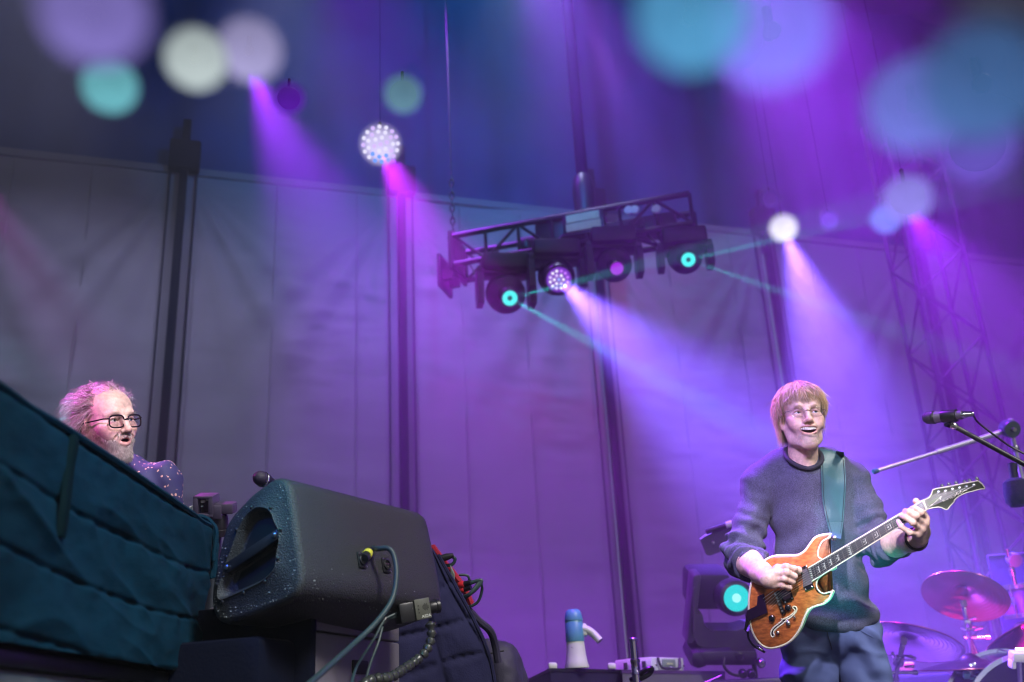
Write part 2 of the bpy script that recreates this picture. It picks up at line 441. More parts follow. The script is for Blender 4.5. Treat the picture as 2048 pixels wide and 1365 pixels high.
# air
hz = bpy.data.materials.new('haze_air'); hz.use_nodes = True; t = hz.node_tree; t.nodes.clear()
pv = t.nodes.new('ShaderNodeVolumePrincipled'); pv.inputs['Color'].default_value = (.93, .93, .96, 1); pv.inputs['Density'].default_value = HAZE
pv.inputs['Anisotropy'].default_value = 0.5
ho = t.nodes.new('ShaderNodeOutputMaterial'); t.links.new(pv.outputs[0], ho.inputs['Volume'])
MB().box((0, 2, 3.75), 27, 27, 12.2).build('haze', hz, smooth=False, kind='stuff')
# stage smoke drifting over the back of the stage, behind the players
sm_ = bpy.data.materials.new('stage_smoke'); sm_.use_nodes = True; t = sm_.node_tree; t.nodes.clear(); N = t.nodes.new; L = t.links.new
pv = N('ShaderNodeVolumePrincipled'); pv.inputs['Color'].default_value = (.93, .93, .96, 1); pv.inputs['Anisotropy'].default_value = .4
tc = N('ShaderNodeTexCoord'); nz = N('ShaderNodeTexNoise'); nz.inputs['Scale'].default_value = .75; nz.inputs['Detail'].default_value = 3.5; nz.inputs['Distortion'].default_value = .6; L(tc.outputs['Object'], nz.inputs['Vector'])
mr = N('ShaderNodeMapRange'); mr.inputs[1].default_value = .36; mr.inputs[2].default_value = .66; mr.inputs[3].default_value = SMOKE * .35; mr.inputs[4].default_value = SMOKE * 1.9; L(nz.outputs['Fac'], mr.inputs[0]); L(mr.outputs[0], pv.inputs['Density'])
ho = N('ShaderNodeOutputMaterial'); L(pv.outputs[0], ho.inputs['Volume'])
MB().box((1.0, 7.9, 4.62), 14.5, 8.2, 9.16).build('stage_smoke', sm_, smooth=False, kind='stuff')
S.cycles.volume_step_rate = 2.0; S.cycles.volume_max_steps = 128
# ------------------------------------------------------------------ hanging truss pod and the stage lamps
ZB = P(925, 527, 7.3).z                       # height of the truss's lower chords
tl, tr = at_z(908, 529, ZB), at_z(1386, 446, ZB)
tx = (tr - tl).normalized(); ty = Vector((0, 0, 1)).cross(tx); ty = ty if ty.y > 0 else -ty; tz = Vector((0, 0, 1)); TLn = (tr - tl).length
def T(a, b, c): return tl + tx * a + ty * b + tz * c       # along, back, up
pod = thing('truss_pod', (tl + tr) / 2, 'short black box truss hanging over the stage with four moving lights', 'truss')
TD, THt = .30, .23
for b, c in ((0, 0), (TD, 0), (0, THt), (TD, THt)): m = MB(); m.tube([T(0, b, c), T(TLn, b, c)], .023, 8); m.build('chord', M_blackmetal, pod)
nb = 7
for i in range(nb + 1):
    a = TLn * i / nb
    for (p, q) in ((T(a, 0, 0), T(a, 0, THt)), (T(a, TD, 0), T(a, TD, THt)), (T(a, 0, 0), T(a, TD, 0))):
        m = MB(); m.tube([p, q], .014, 6); m.build('strut', M_blackmetal, pod)
    if i < nb:
        a2 = TLn * (i + 1) / nb; x, y = (a, a2) if i % 2 else (a2, a)
        m = MB(); m.tube([T(x, 0, 0), T(y, 0, THt)], .012, 6); m.build('diagonal', M_blackmetal, pod)
        m = MB(); m.tube([T(x, 0, 0), T(y, TD, 0)], .012, 6); m.build('diagonal', M_blackmetal, pod)
        m = MB(); m.tube([T(x, TD, 0), T(y, TD, THt)], .010, 6); m.build('diagonal', M_blackmetal, pod)
for a in (-.02, TLn + .02):
    m = MB(); sg = -1 if a < 0 else 1
    m.box(T(a, TD / 2, THt / 2), .03, TD + .06, THt + .08, (tx, ty, tz), bev=.008)
    if sg < 0: m.box(T(a + sg * .09, TD * .35, -.03), .03, TD * .9, .26, (tx, ty, tz), bev=.008); 
    if sg < 0: m.box(T(a + sg * .05, TD * .1, -.05), .1, .03, .1, (tx, ty, tz))
    if sg < 0: m.box(T(a + sg * .05, TD * .6, -.05), .1, .03, .1, (tx, ty, tz)); m.build('end_plate', M_blackmetal, pod)
m = MB(); m.box(T(TLn * .44, .12, THt * .62), .3, .2, .2, (tx, ty, tz), bev=.015); m.build('control_box', M_blackplastic, pod)
M_label = mat('pale_label', (.55, .58, .32), .5, var=.1, vscale=20)
m = MB(); m.box(T(TLn * .565, -.03, THt * .78), .24, .012, .062, (tx, ty, tz)); m.build('label_plate', M_label, pod, smooth=False)
m = MB(); m.box(T(TLn * .565, -.03, THt * .78 - .07), .25, .012, .062, (tx, ty, tz)); m.build('label_plate', M_label, pod, smooth=False)
m = MB(); m.box(T(TLn * .565, .02, THt * .6), .30, .08, .17, (tx, ty, tz), bev=.01); m.build('dimmer_box', M_blackplastic, pod)
m = MB(); m.box(T(TLn * .60, .17, .10), TLn * .66, .17, .13, (tx, ty, tz), bev=.012); m.build('power_rack', M_blackplastic, pod)
for k_ in range(9):
    m = MB(); m.box(T(TLn * (.30 + .07 * k_), .075, .10), .05, .03, .075, (tx, ty, tz), bev=.006); m.build('power_socket', M_blackmetal, pod)
M_whitecap = mat('white_cap', (.8, .8, .78), .35)
for fr, up in ((.755, .16), (.78, .155), (.865, .13)):
    m = MB(); m.lathe([(.001, 0), (.025, .003), (.034, .02), (.03, .03), (.001, .034)], T(TLn * fr, -.025, up), -ty, 16); m.build('round_cap', M_whitecap, pod)
rs = np.random.RandomState(4)
for k_ in range(5):
    a0 = TLn * (.05 + .19 * k_)
    m = MB(); m.tube(curve([T(a0, .1, .03), T(a0 + .08, .06, -.06 - .04 * rs.rand()), T(a0 + .2, .1, .0), T(a0 + .3, .14, .03)], 14), .007, 6); m.build('cable', M_blackplastic, pod)
# suspension
for px, py, lab in ((888, 470, 'steel chain with hook hanging beside the left end of the truss'),):
    base = T(-.03, TD * .3, THt)
    ch = thing('hanging_chain', base + Vector((0, 0, .1)), lab, 'chain')
    for k_ in range(9):
        c = base + Vector((0, 0, .12 + k_ * .055)); ax = Vector((1, 0, 0)) if k_ % 2 else Vector((0, 1, 0))
        pts = [c + ax * (.016 * math.cos(a)) + Vector((0, 0, .034 * math.sin(a))) for a in np.linspace(0, 2 * math.pi, 11)]
        m = MB(); m.tube(pts, .006, 5, caps=False); m.build('chain_link', M_blackmetal, ch)
    m = MB(); m.tube(curve([base + Vector((-.03, 0, .07)), base + Vector((-.035, 0, .02)), base + Vector((0, 0, -.01)), base + Vector((.03, 0, .03)), base + Vector((0, 0, .1))], 14), .010, 6); m.build('hook', M_blackmetal, ch)
    m = MB(); m.tube([base + Vector((0, 0, .6)), base + Vector((0, 0, 9.2 - base.z))], .006, 6); m.build('wire', M_blackmetal, ch)
cb = T(TLn * .55, TD * .8, THt)
hs = thing('chain_hoist', cb, 'dark hoist and fall pipe above the middle of the truss', 'hoist')
m = MB(); m.lathe([(.03, .02), (.075, .06), (.085, .3), (.07, .42), (.03, .46)], cb, tz, 16); m.build('motor', M_blackmetal, hs)
m = MB(); m.tube([cb + Vector((0, 0, .4)), cb + Vector((0, 0, 9.2 - cb.z))], .045, 10); m.build('drop_pipe', M_pole, hs)

def moving_head(lens, aim, r, L, base_z=None, kind='ring', col=(.2, .9, .9), label='', group=None, standing=False, wide=1.35):
    lens = Vector(lens); d = (Vector(aim) - lens).normalized()
    piv = lens - d * L * .55; Z = Vector((0, 0, 1)); sgn = -1 if standing else 1
    X = d.cross(Z).normalized()
    hw = r * wide + .05
    yl = max(.24, L * .62)
    bc = piv + Z * sgn * (yl + .06) if base_z is None else Vector((piv.x, piv.y, base_z))
    yl = abs(bc.z - piv.z) - .05
    t = thing('moving_head_light', bc, label, 'stage light', group)
    m = MB(); m.box(bc, hw * 2.1, .26, .12, (X, Z.cross(X), Z), bev=.02); m.build('base', M_blackmetal, t)
    m = MB()
    for s in (-1, 1):
        m.prism([piv + X * s * (hw + .005) + d * 0 + Y_ * 0 for Y_ in ()] or [piv + X * s * hw + (Z.cross(X)) * a + Z * sgn * b for a, b in ((-.06, -.09), (.06, -.09), (.085, -.02), (.075, yl * .6), (.06, yl), (-.06, yl), (-.075, yl * .6), (-.085, -.02))], X * s * .045)
    m.box(piv + Z * sgn * (yl - .0), hw * 2 + .09, .14, .06, (X, Z.cross(X), Z), bev=.015); m.build('yoke', M_blackmetal, t, angle=30)
    m = MB(); R0 = r * 1.18
    m.lathe([(R0 * .55, -L), (R0 * .95, -L * .97), (R0 * wide, -L * .85), (R0 * wide, -L * .4), (R0 * 1.12, -L * .3), (R0 * 1.1, -.01), (R0, .008), (r * 1.02, .008), (r * .98, -.012)], lens, d, 28, caps=False)
    m.build('head', M_blackplastic, t)
    m = MB()
    for k_ in range(4): m.lathe([(R0 * wide * 1.0, -.006), (R0 * wide * 1.04, 0), (R0 * wide * 1.0, .006)], lens - d * L * (.48 + .09 * k_), d, 28, caps=False)
    m.build('cooling_fins', M_blackmetal, t, kind=None)
    Xl, Yl, Zl = basis(d)
    if kind == 'ring':
        m = MB(); m.lathe([(r * .32, -.004), (r * .40, .0), (r * .7, .004), (r * .98, -.004)], lens, d, 32, caps=False); m.build('lens_ring', emit('ring_glow', col, 1.0), t)
        m = MB(); m.lathe([(.0, -.006), (r * .33, -.006)], lens, d, 24, caps=False); m.build('lens_centre', emit('ring_centre', tuple(c * .1 for c in col), 1.0), t)
    elif kind == 'pixel':
        m = MB(); m.lathe([(.0, -.008), (r, -.008)], lens, d, 32, caps=False); m.build('lens', emit('pixel_back', (.16, .03, .45), 1.0), t)
        n_ = 0; cells = [(0, 0)] + [(.36, a) for a in np.arange(6) * 60] + [(.70, a + 15) for a in np.arange(12) * 30]
        emats = [emit('pixel_cell', c, 1.0) for c in ((.75, .6, 1.0), (.9, .85, 1.0), (.55, .2, .95), (.35, .5, 1.0))]
        for (q, a) in cells:
            c = lens + (Xl * math.cos(R(a)) + Yl * math.sin(R(a))) * q * r
            side = (Xl * math.cos(R(a)) + Yl * math.sin(R(a))).dot(Vector((0.8, 0, .6)))
            mi = 2 if (q > .5 and side > .35) else (1 if n_ % 3 else 0)
            if q < .1: mi = 3
            m = MB(); m.lathe([(.001, .002), (r * .10, .001), (r * .125, -.004)], c, d, 10, caps=False); m.build('led_cell', emats[mi], t); n_ += 1
    else:
        m = MB(); m.lathe([(.0, .016), (r * .5, .012), (r * .85, .003), (r, -.008)], lens, d, 32, caps=False); m.build('lens', emit('lens_glow', col, 1.0), t)
    return t, d
G = 'moving lights hung on the truss'
l1, l2, l3, l4 = P(1020, 597, 6.9), P(1118, 560, 6.9), P(1234, 538, 6.8), P(1377, 520, 6.7)
CY = (.06, .86, .80)
moving_head(l1, P(1180, 760, 4.6), .054, .34, ZB - .1, 'ring', CY, 'moving light with glowing cyan ring lens at the left end of the truss', G, wide=2.1)
moving_head(l2, P(1260, 720, 4.6), .088, .22, ZB - .06, 'pixel', CY, 'wash light with a lit cluster of violet and white cells under the truss', G, wide=1.2)
moving_head(l3, P(1400, 800, 4.3), .045, .24, ZB - .04, 'lens', (.32, .02, .62), 'moving light with a dim purple lens, third along the truss', G, wide=2.2)
moving_head(l4, P(1500, 620, 4.6), .048, .34, ZB - .1, 'ring', CY, 'moving light with glowing cyan ring lens at the right end of the truss', G, wide=2.0)

# out-of-focus round lamps: blur disc shaped as a wide fading lens on a can
def lens_mat(name, col, strength, dens):
    m = bpy.data.materials.new(name); m.use_nodes = True; t = m.node_tree; t.nodes.clear(); N = t.nodes.new; L = t.links.new
    a = N('ShaderNodeAttribute'); a.attribute_name = 'col'
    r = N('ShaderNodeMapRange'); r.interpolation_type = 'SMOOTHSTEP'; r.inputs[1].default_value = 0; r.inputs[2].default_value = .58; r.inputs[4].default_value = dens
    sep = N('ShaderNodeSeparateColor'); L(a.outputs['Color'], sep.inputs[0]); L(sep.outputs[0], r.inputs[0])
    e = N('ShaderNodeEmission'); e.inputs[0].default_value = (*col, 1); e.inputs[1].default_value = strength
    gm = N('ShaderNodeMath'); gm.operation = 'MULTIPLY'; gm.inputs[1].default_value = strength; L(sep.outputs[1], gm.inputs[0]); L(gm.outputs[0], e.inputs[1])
    tr_ = N('ShaderNodeBsdfTransparent'); mx = N('ShaderNodeMixShader'); o = N('ShaderNodeOutputMaterial')
    L(r.outputs[0], mx.inputs[0]); L(tr_.outputs[0], mx.inputs[1]); L(e.outputs[0], mx.inputs[2]); L(mx.outputs[0], o.inputs[0])
    m.cycles.emission_sampling = 'NONE'
    return m
def srgb(r, g, b):
    f = lambda c: (c / 255 / 12.92) if c / 255 <= .04045 else ((c / 255 + .055) / 1.055) ** 2.4
    return (f(r), f(g), f(b))
M_wire0 = mat('blackened_wire', (.001, .001, .001), 1.0, spec=0.0)
GR = 'round lamps hung above the front of the stage'
def round_lamp(px, py, rp, d, col, label, dens=.97, wire=None, up=None, strength=1.0):
    c = P(px, py, d); r = rp / FPX * d * math.sqrt(1)
    n = (CAM + Vector((.1, 0, .15)) - c).normalized()
    t = thing('round_lamp', c, label, 'stage lamp', GR)
    X, Y, Z = basis(n)
    nr, na = 14, 44
    prof = [(r * 1.22 * (i / nr), .012 * r / .1 * (1 - (i / nr) ** 2)) for i in range(nr + 1)]
    m = MB(); m.lathe(prof, c, n, na, caps=False)
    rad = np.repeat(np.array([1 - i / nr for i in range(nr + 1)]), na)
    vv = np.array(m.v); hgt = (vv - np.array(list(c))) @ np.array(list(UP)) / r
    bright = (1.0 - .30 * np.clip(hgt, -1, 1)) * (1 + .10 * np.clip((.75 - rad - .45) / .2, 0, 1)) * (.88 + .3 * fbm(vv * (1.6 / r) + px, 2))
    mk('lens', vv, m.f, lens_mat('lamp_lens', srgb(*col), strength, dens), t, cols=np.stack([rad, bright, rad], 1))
    cr_ = .22 if d < 2.4 else .95
    m = MB(); m.lathe([(r * .25 * cr_, -r * 1.5), (r * .5 * cr_, -r * 1.35), (r * .62 * cr_, -r * .5), (r * .66 * cr_, -.02), (r * .6 * cr_, -.018), (0, -.018)], c, n, 24, caps=False); m.build('can', M_blackplastic, t)
    b = c - n * r * .8
    m = MB(); m.tube([b + Vector((0, 0, r * (.1 if d < 2.7 else .4))), b + Vector((0, 0, r * (.5 if d < 2.7 else 1.3)))], r * .08, 6)
    m.build('bracket', M_wire0, t)
    if d > 4:
        m = MB(); m.tube([b + Vector((0, 0, r * 1.25)), b + Vector((0, 0, 9.2 - b.z))], .0012, 5); m.build('safety_wire', M_wire0, t)
    return c, n
lamps = {}
for key, a in dict(
    lilac_big=(190, 22, 118, 1.9, (112, 100, 168), 'huge pale lilac round lamp at the top left corner'),
    teal=(220, 172, 60, 2.6, (92, 158, 168), 'teal round lamp just below the huge lilac one'),
    cream=(392, 118, 68, 2.2, (166, 178, 178), 'bright cream round lamp beside the lilac one at top left'),
    lilac=(500, 100, 70, 2.25, (146, 140, 182), 'lilac round lamp touching the right side of the cream one'),
    purple=(578, 196, 36, 3.0, (78, 18, 150), 'dim purple round lamp at the end of the dark front pipe'),
    grey=(806, 188, 42, 3.2, (84, 120, 140), 'grey green round lamp above the sparkling white one'),
    sparkle=(761, 289, 40, 5.4, (205, 195, 240), 'sparkling white and blue round lamp high above the floor monitor'),
    white=(1567, 456, 30, 6.2, (238, 238, 245), 'small bright white round lamp shining down behind the guitarist'),
    blue_s=(1772, 437, 33, 5.8, (104, 124, 224), 'small blue round lamp overlapping the hazy lilac one'),
    lilac_s=(1815, 396, 52, 5.2, (136, 126, 218), 'hazy lilac round lamp beside the small blue one'),
    dim_b=(1658, 440, 20, 6.4, (96, 66, 190), 'tiny dim violet round lamp between the white and blue ones'),
    dim_a=(1540, 398, 20, 6.4, (74, 52, 130), 'tiny dim grey violet round lamp above the white one'),
    cyan_big=(1385, 30, 126, 1.9, (72, 136, 178), 'huge cyan blue round lamp at the top edge above the truss'),
    violet_big=(1545, 60, 128, 2.0, (94, 92, 186), 'huge translucent violet round lamp beside the cyan one'),
    slate=(1830, 210, 104, 2.1, (82, 92, 166), 'large slate blue round lamp at the upper right'),
    green_big=(1965, 165, 132, 2.0, (50, 80, 124), 'huge dark teal round lamp at the right edge'),
    mauve=(1955, 290, 84, 2.6, (84, 68, 160), 'faint mauve round lamp below the dark teal one'),
).items():
    dn = {'violet_big': .88, 'slate': .9, 'green_big': .9, 'mauve': .7, 'dim_a': .6, 'dim_b': .8, 'lilac_s': .85, 'purple': .8, 'grey': .9}.get(key, .9)
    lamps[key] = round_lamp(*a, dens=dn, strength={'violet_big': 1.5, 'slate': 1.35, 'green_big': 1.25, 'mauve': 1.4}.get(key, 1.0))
# sparkle cells of the white lamp
c, n = lamps['sparkle']; X, Y, Z = basis(n); r = 40 / FPX * 5.4
lt = [o for o in bpy.data.objects if o.get('label', '').startswith('sparkling')][0]
em = [emit('cell_white', (.72, .68, .92)), emit('cell_violet', (.62, .45, .95)), emit('cell_blue', (.15, .32, .95))]
for q, nn in ((.0, 1), (.33, 6), (.62, 11), (.86, 16)):
    for k_ in range(nn):
        a = 2 * math.pi * k_ / nn + q; p = c + (X * math.cos(a) + Y * math.sin(a)) * q * r + n * .02
        dn_ = -(p - c).dot(UP) / r
        mi = 2 if dn_ > .45 and abs((p - c).dot(RIGHT)) < .4 * r else (1 if k_ % 3 == 0 else 0)
        m = MB(); m.lathe([(.001, .004), (r * .09, .002), (r * .11, -.004)], p, n, 8, caps=False); m.build('led_cell', em[mi], lt)
# ------------------------------------------------------------------ beams of the stage lamps, followed by unseen added spots
PUR, VIO, BLV, MAG, CYN = (.34, .02, 1.0), (.26, .05, 1.0), (.21, .10, 1.0), (.50, .02, .95), (.02, .85, .75)
def off(p, aim, k=.05): p = Vector(p); return p + (Vector(aim) - p).normalized() * k
def on_wall_pt(px, py):
    s_, z_ = on_wall(px, py); return wall(s_, z_)
def beam(name, src, aim, power, col, deg, blend=1.0, k=.06, soft=.04): return spot(name, off(src, aim, k), aim, power, col, deg, blend, soft)
beam('beam_wash', l2, P(1490, 905, 5.6), 5200, BLV, 38)
beam('beam_white', lamps['white'][0], P(1740, 930, 5.9), 7000, BLV, 48)
beam('beam_sparkle', lamps['sparkle'][0], P(1010, 830, 5.6), 2200, MAG, 60)
beam('beam_lilac', P(492, 118, 5.2), P(790, 800, 6.0), 1900, PUR, 52)
beam('beam_top', P(1020, -220, 4.9), P(1480, 760, 4.0), 2000, PUR, 46)
beam('beam_top_b', P(1400, -260, 5.4), P(1710, 360, 5.6), 6000, PUR, 54)
beam('beam_right', P(1808, 404, 6.0), P(2040, 760, 6.4), 2000, PUR, 66)
for tgt in (P(1600, 450, 5.2), P(1420, 815, 5.2)): beam('gobo_a', l1, tgt, 2200, CYN, 4.5, .6, soft=.01)
for tgt in (P(1560, 478, 6.2), P(1560, 583, 6.2)): beam('gobo_b', l4, tgt, 1500, CYN, 5, .6, soft=.01)
beam('added_soft_wash', P(640, -260, 8.0), P(930, 640, 8.3), 900, PUR, 60)  # unseen broad spots added to spread purple through the smoke
beam('added_soft_wash', P(1760, -300, 7.9), P(1800, 600, 8.4), 1200, PUR, 64)
# unseen wash spots added close in front of the fabric wall to light it
for k_, (px_, d_, pw) in enumerate(((60, 7.1, 130), (560, 7.5, 130), (1060, 7.9, 135), (1560, 8.6, 130), (2000, 9.2, 110))):
    beam('added_wall_wash', P(px_, -180, d_), on_wall_pt(px_ + 40, 1180), pw * 1.9, (.52, .53, .98), 85)
beam('added_wash_teal', P(1000, -300, 5.0), P(1060, 60, 9.0), 1500, (.01, .22, .75), 100)  # unseen spot added to tint the upper drape teal-blue
# unseen spots added to light the players, the covered keyboards and the drums
beam('teal_cover', P(1180, -160, 1.9), P(150, 1050, 2.1), 40, (.03, .6, 1.0), 60)
beam('blue_side', P(-150, 200, 1.9), P(520, 1090, 2.35), 22, (.03, .12, 1.0), 40)
beam('magenta_hair', P(-60, 330, 3.9), P(205, 790, 3.15), 380, (.9, .04, .9), 18)
beam('cyan_hair', P(-130, 600, 3.8), P(180, 835, 3.2), 150, (.05, .9, .8), 16)
beam('violet_rim', P(1180, 40, 4.6), P(1500, 930, 3.5), 700, (.42, .12, 1.0), 24)
beam('teal_front', P(1900, 1750, 2.2), P(1680, 1110, 3.25), 40, (.03, .85, .7), 26)
beam('magenta_drums', P(2330, 1640, 4.0), P(1930, 1230, 4.9), 1100, (1.0, .02, .55), 50)
beam('key_guitarist', P(1480, -220, 1.7), P(1625, 960, 3.3), 460, (.92, .84, 1.0), 34)
beam('fill_guitarist', P(820, -200, 2.4), P(1600, 1050, 3.3), 170, (.42, .2, 1.0), 26)
beam('key_keyboards', P(520, -200, 1.9), P(235, 850, 3.1), 95, (.95, .72, 1.0), 18)
beam('magenta_cheek', P(-140, 420, 2.6), P(200, 885, 3.1), 24, (.95, .08, .9), 16)
beam('teal_edge', P(150, -150, 2.0), P(590, 1090, 2.3), 45, (.02, .8, .65), 16)
beam('floor_beam', P(1474, 1197, 4.66), P(1740, 1130, 4.3), 120, CYN, 34, k=.05)  # cast by the floor light itself
# ------------------------------------------------------------------ foreground: covered keyboards, floor monitor, small things round it
def on_plane(px, py, p0, n):
    d = ray_dir(px, py); return CAM + d * ((Vector(p0) - CAM).dot(n) / d.dot(n))
ZUP = Vector((0, 0, 1))
M_quilt = mat('quilted_teal_cloth', (.003, .024, .042), .82, bump=.0012, bscale=260, var=.10, vscale=14, spec=.06)
M_quilt2 = mat('quilted_navy_cloth', (.020, .020, .060), .8, bump=.0012, bscale=220, var=.2, vscale=9, spec=.08)
M_stitch = mat('stitching', (.05, .09, .1), .9)
# --- quilted cover over the keyboards
zc = P(430, 1046, 2.62).z
cR = at_z(436, 1050, zc); cL = at_z(-330, 525, zc)
pd = (cR - cL); LQ = pd.length; pd.normalize(); pin = Vector((-pd.y, pd.x, 0)); pin = pin if pin.x < 0 else -pin     # inward
kr = thing('covered_keyboards', (cL + cR) / 2 - Vector((0, 0, .36)), 'keyboards under a dark teal quilted cover sloping across the lower left corner', 'keyboards')
RC = .05
def quilt_pt(u, v):
    """u metres along the path, v metres down the cover (negative: over the top)"""
    Ls = LQ - RC
    if u < Ls: base = cL + pd * u; nrm = -pin
    else:
        a = (u - Ls) / RC
        if a < math.pi / 2: base = cL + pd * (Ls + RC * math.sin(a)) + pin * (RC - RC * math.cos(a)); nrm = (-pin * math.cos(a) + pd * math.sin(a))
        else: base = cL + pd * (Ls + RC) + pin * (RC + (a - math.pi / 2) * RC); nrm = pd
    # cross-section: rounded top edge of radius .035
    r = .035
    if v < 0: q = base - nrm * (r - v) ; n2 = ZUP
    elif v < r * math.pi / 2: t_ = v / r; q = base - nrm * (r - r * math.sin(t_)) - ZUP * (r - r * math.cos(t_)); n2 = nrm * math.sin(t_) + ZUP * math.cos(t_)
    else: q = base - ZUP * (r + v - r * math.pi / 2); n2 = nrm
    return q, n2
NU, NV = 300, 120
us = np.linspace(0, LQ + .45, NU + 1); vs_ = np.concatenate([np.linspace(-.25, 0, 10), np.linspace(.004, .40, NV - 9)])
uu, vv = np.meshgrid(us, vs_); base = np.zeros((len(vs_), NU + 1, 3)); nn = np.zeros_like(base)
for j, v in enumerate(vs_):
    for i, u in enumerate(us):
        q, n2 = quilt_pt(u, v); base[j, i] = q; nn[j, i] = n2
row = .118
ph = (vv - .035 + .006 * np.sin(uu * 5) + .05 * (fbm(np.stack([uu * 3.0, vv * 2.0, uu * 0 + 6], -1), 2) - .4) * np.clip(vv / .08, 0, 1)) / row; cell = np.abs((ph % 1) - .5) * 2            # 1 at a stitched seam
pc = (uu + .25 * vv + .01 * np.sin(vv * 30)) / .21; cellc = np.abs((pc % 1) - .5) * 2
fold = fbm(np.stack([uu * 1.6 + vv * 2.0, (vv - uu * .30) * 10, uu * 0 + 8], -1), 2); fold = 1 - np.abs(2 * fold - .78) * 2.4; fold = np.clip(fold, 0, 1) ** 2
gro = np.exp(-((1 - cell) / .07) ** 2)
puff = -.004 * gro + .010 * fold * np.clip((vv - .02) / .08, .03, 1) + .004 * np.sqrt(np.clip(1 - cell, 0, 1))
w1 = fbm(np.stack([uu * 9 + vv * 12, vv * 18 - uu * 4, uu * 0 + 2], -1), 3) - .45
w2 = fbm(np.stack([uu * 2.2, vv * 4.5, uu * 0 + 5], -1), 2) - .45
pinch = np.abs(np.sin(uu * 36 + fbm(np.stack([uu * 4, vv * 4, uu * 0], -1), 2) * 10 + vv * 22)) ** 2      # small gathers running down from each seam
disp = puff + w1 * .012 * np.clip((vv - .02) / .08, .08, 1) + w2 * .055 * np.clip((vv - .04) / .12, 0, 1) - .0035 * pinch * np.clip(1 - (ph % 1) * 2.2, 0, 1) * np.clip((vv - .03) / .02, 0, 1)
disp = np.where(vv < 0, disp * .3, disp)
pos = base + nn * disp[..., None]
w = NU + 1; jj, ii = np.meshgrid(np.arange(len(vs_) - 1), np.arange(NU), indexing='ij'); a = (jj * w + ii).ravel()
mk('quilted_cover', pos.reshape(-1, 3), np.stack([a, a + 1, a + w + 1, a + w], 1), M_quilt, kr, angle=None)
def quilt_line(pts, r, name, m_, lift=.012):
    out = []
    for (u, v) in pts:
        i = int(np.clip(np.searchsorted(us, u), 1, NU - 1)); j = int(np.clip(np.searchsorted(vs_, v), 1, len(vs_) - 2))
        out.append(Vector(pos[j, i] + nn[j, i] * lift))
    m = MB(); m.tube(out, r, 6); return m.build(name, m_, kr)
quilt_line([(LQ - .03 + .004 * math.sin(v * 40), v) for v in np.linspace(-.03, .16, 24)], .009, 'corner_cord', M_quilt, .010)
quilt_line([(LQ - .055, v) for v in np.linspace(-.03, .12, 20)], .006, 'corner_cord', M_quilt, .010)
quilt_line([(u, .03) for u in np.linspace(.3, LQ - .02, 60)], .007, 'piping', M_quilt, .004)
# overlapping flap at the near end, with a strap
fl0 = None
M_strap2 = mat('webbing_strap', (.002, .010, .013), .85, spec=.05, bump=.001, bscale=400)
m = MB()
def strap_fn(a, b):
    u = .652 + a * .03 + .012 * math.sin(b * 5); v = -.08 + b * .3
    q, n2 = quilt_pt(u, v); return q + n2 * (.009 + .003 * math.sin(b * 9) - (.008 if a in (0, 1) else 0))
m.grid(strap_fn, 6, 30); m.build('strap', M_strap2, kr, angle=None)
# dark body under the cover and a lower shelf
m = MB(); o = (cL + cR) / 2 + pin * .32 - ZUP * .30
m.box(o, LQ * .97, .5, .30, (pd, pin, ZUP), bev=.02); m.build('keyboard_case', M_blackplastic, kr)
zlow = .955
m = MB()
for f in (.2, .5, .8): m.box(cL + pd * LQ * f + pin * .3 - ZUP * (.42 + (zc - .45 - zlow) / 2), .06, .3, zc - .45 - zlow, (pd, pin, ZUP), bev=.01)
m.build('stand', M_blackmetal, kr)
zlow = .955
lowc = (cL + cR) / 2 + pin * .24
lc = thing('road_case', Vector((lowc.x, lowc.y, 0)), 'blurred grey case low in the bottom left corner under the covered keyboards', 'case')
M_case = mat('grey_laminate', (.10, .105, .11), .6, var=.15, vscale=5)
m = MB(); m.box(Vector((lowc.x, lowc.y, (zlow - .03) / 2)) - pd * .1, LQ * 1.0, .42, zlow - .03, (pd, pin, ZUP), bev=.012); m.build('body', M_case, lc)
m = MB(); m.box(Vector((lowc.x, lowc.y, zlow - .015)) - pd * .1, LQ * 1.01, .44, .03, (pd, pin, ZUP), bev=.008); m.build('lid', M_blackplastic, lc)

# --- floor monitor standing on its case
TL0 = P(577, 964, 2.30); TR0 = at_z(857, 1035, TL0.z)
wv = TR0 - TL0; WM = wv.length; wv.normalize()
pv_ = ZUP.cross(wv); pv_ = pv_ if pv_.x < 0 else -pv_            # to the left, away
out_px = [(577, 966), (567, 957), (556, 953), (540, 958), (500, 988), (464, 1026), (449, 1048), (437, 1090), (427, 1140), (419, 1185), (419, 1215), (428, 1240), (448, 1250), (500, 1235), (560, 1211), (588, 1196), (600, 1178), (603, 1150), (598, 1105), (588, 1030), (581, 985)]
sec = [on_plane(x, y, TL0, wv) for x, y in out_px]
sec2 = [((p - TL0).dot(pv_), p.z - TL0.z) for p in sec]
def resample(poly, n):
    q = np.array(poly + poly[:1]); L_ = np.r_[0, np.cumsum(np.linalg.norm(np.diff(q, axis=0), axis=1))]
    t_ = np.linspace(0, L_[-1], n, endpoint=False); return np.stack([np.interp(t_, L_, q[:, k]) for k in range(q.shape[1])], 1)
def smooth_poly(q, it=2):
    for _ in range(it): q = .25 * np.roll(q, 1, 0) + .5 * q + .25 * np.roll(q, -1, 0)
    return q
NS = 120
so = smooth_poly(resample(sec2, NS), 2)
cen = so.mean(0)
def shrink(q, dist):
    t_ = np.roll(q, -1, 0) - np.roll(q, 1, 0); n = np.stack([-t_[:, 1], t_[:, 0]], 1); n /= np.linalg.norm(n, axis=1, keepdims=True) + 1e-9
    if ((q - q.mean(0)) * n).sum() > 0: n = -n
    return q + n * dist
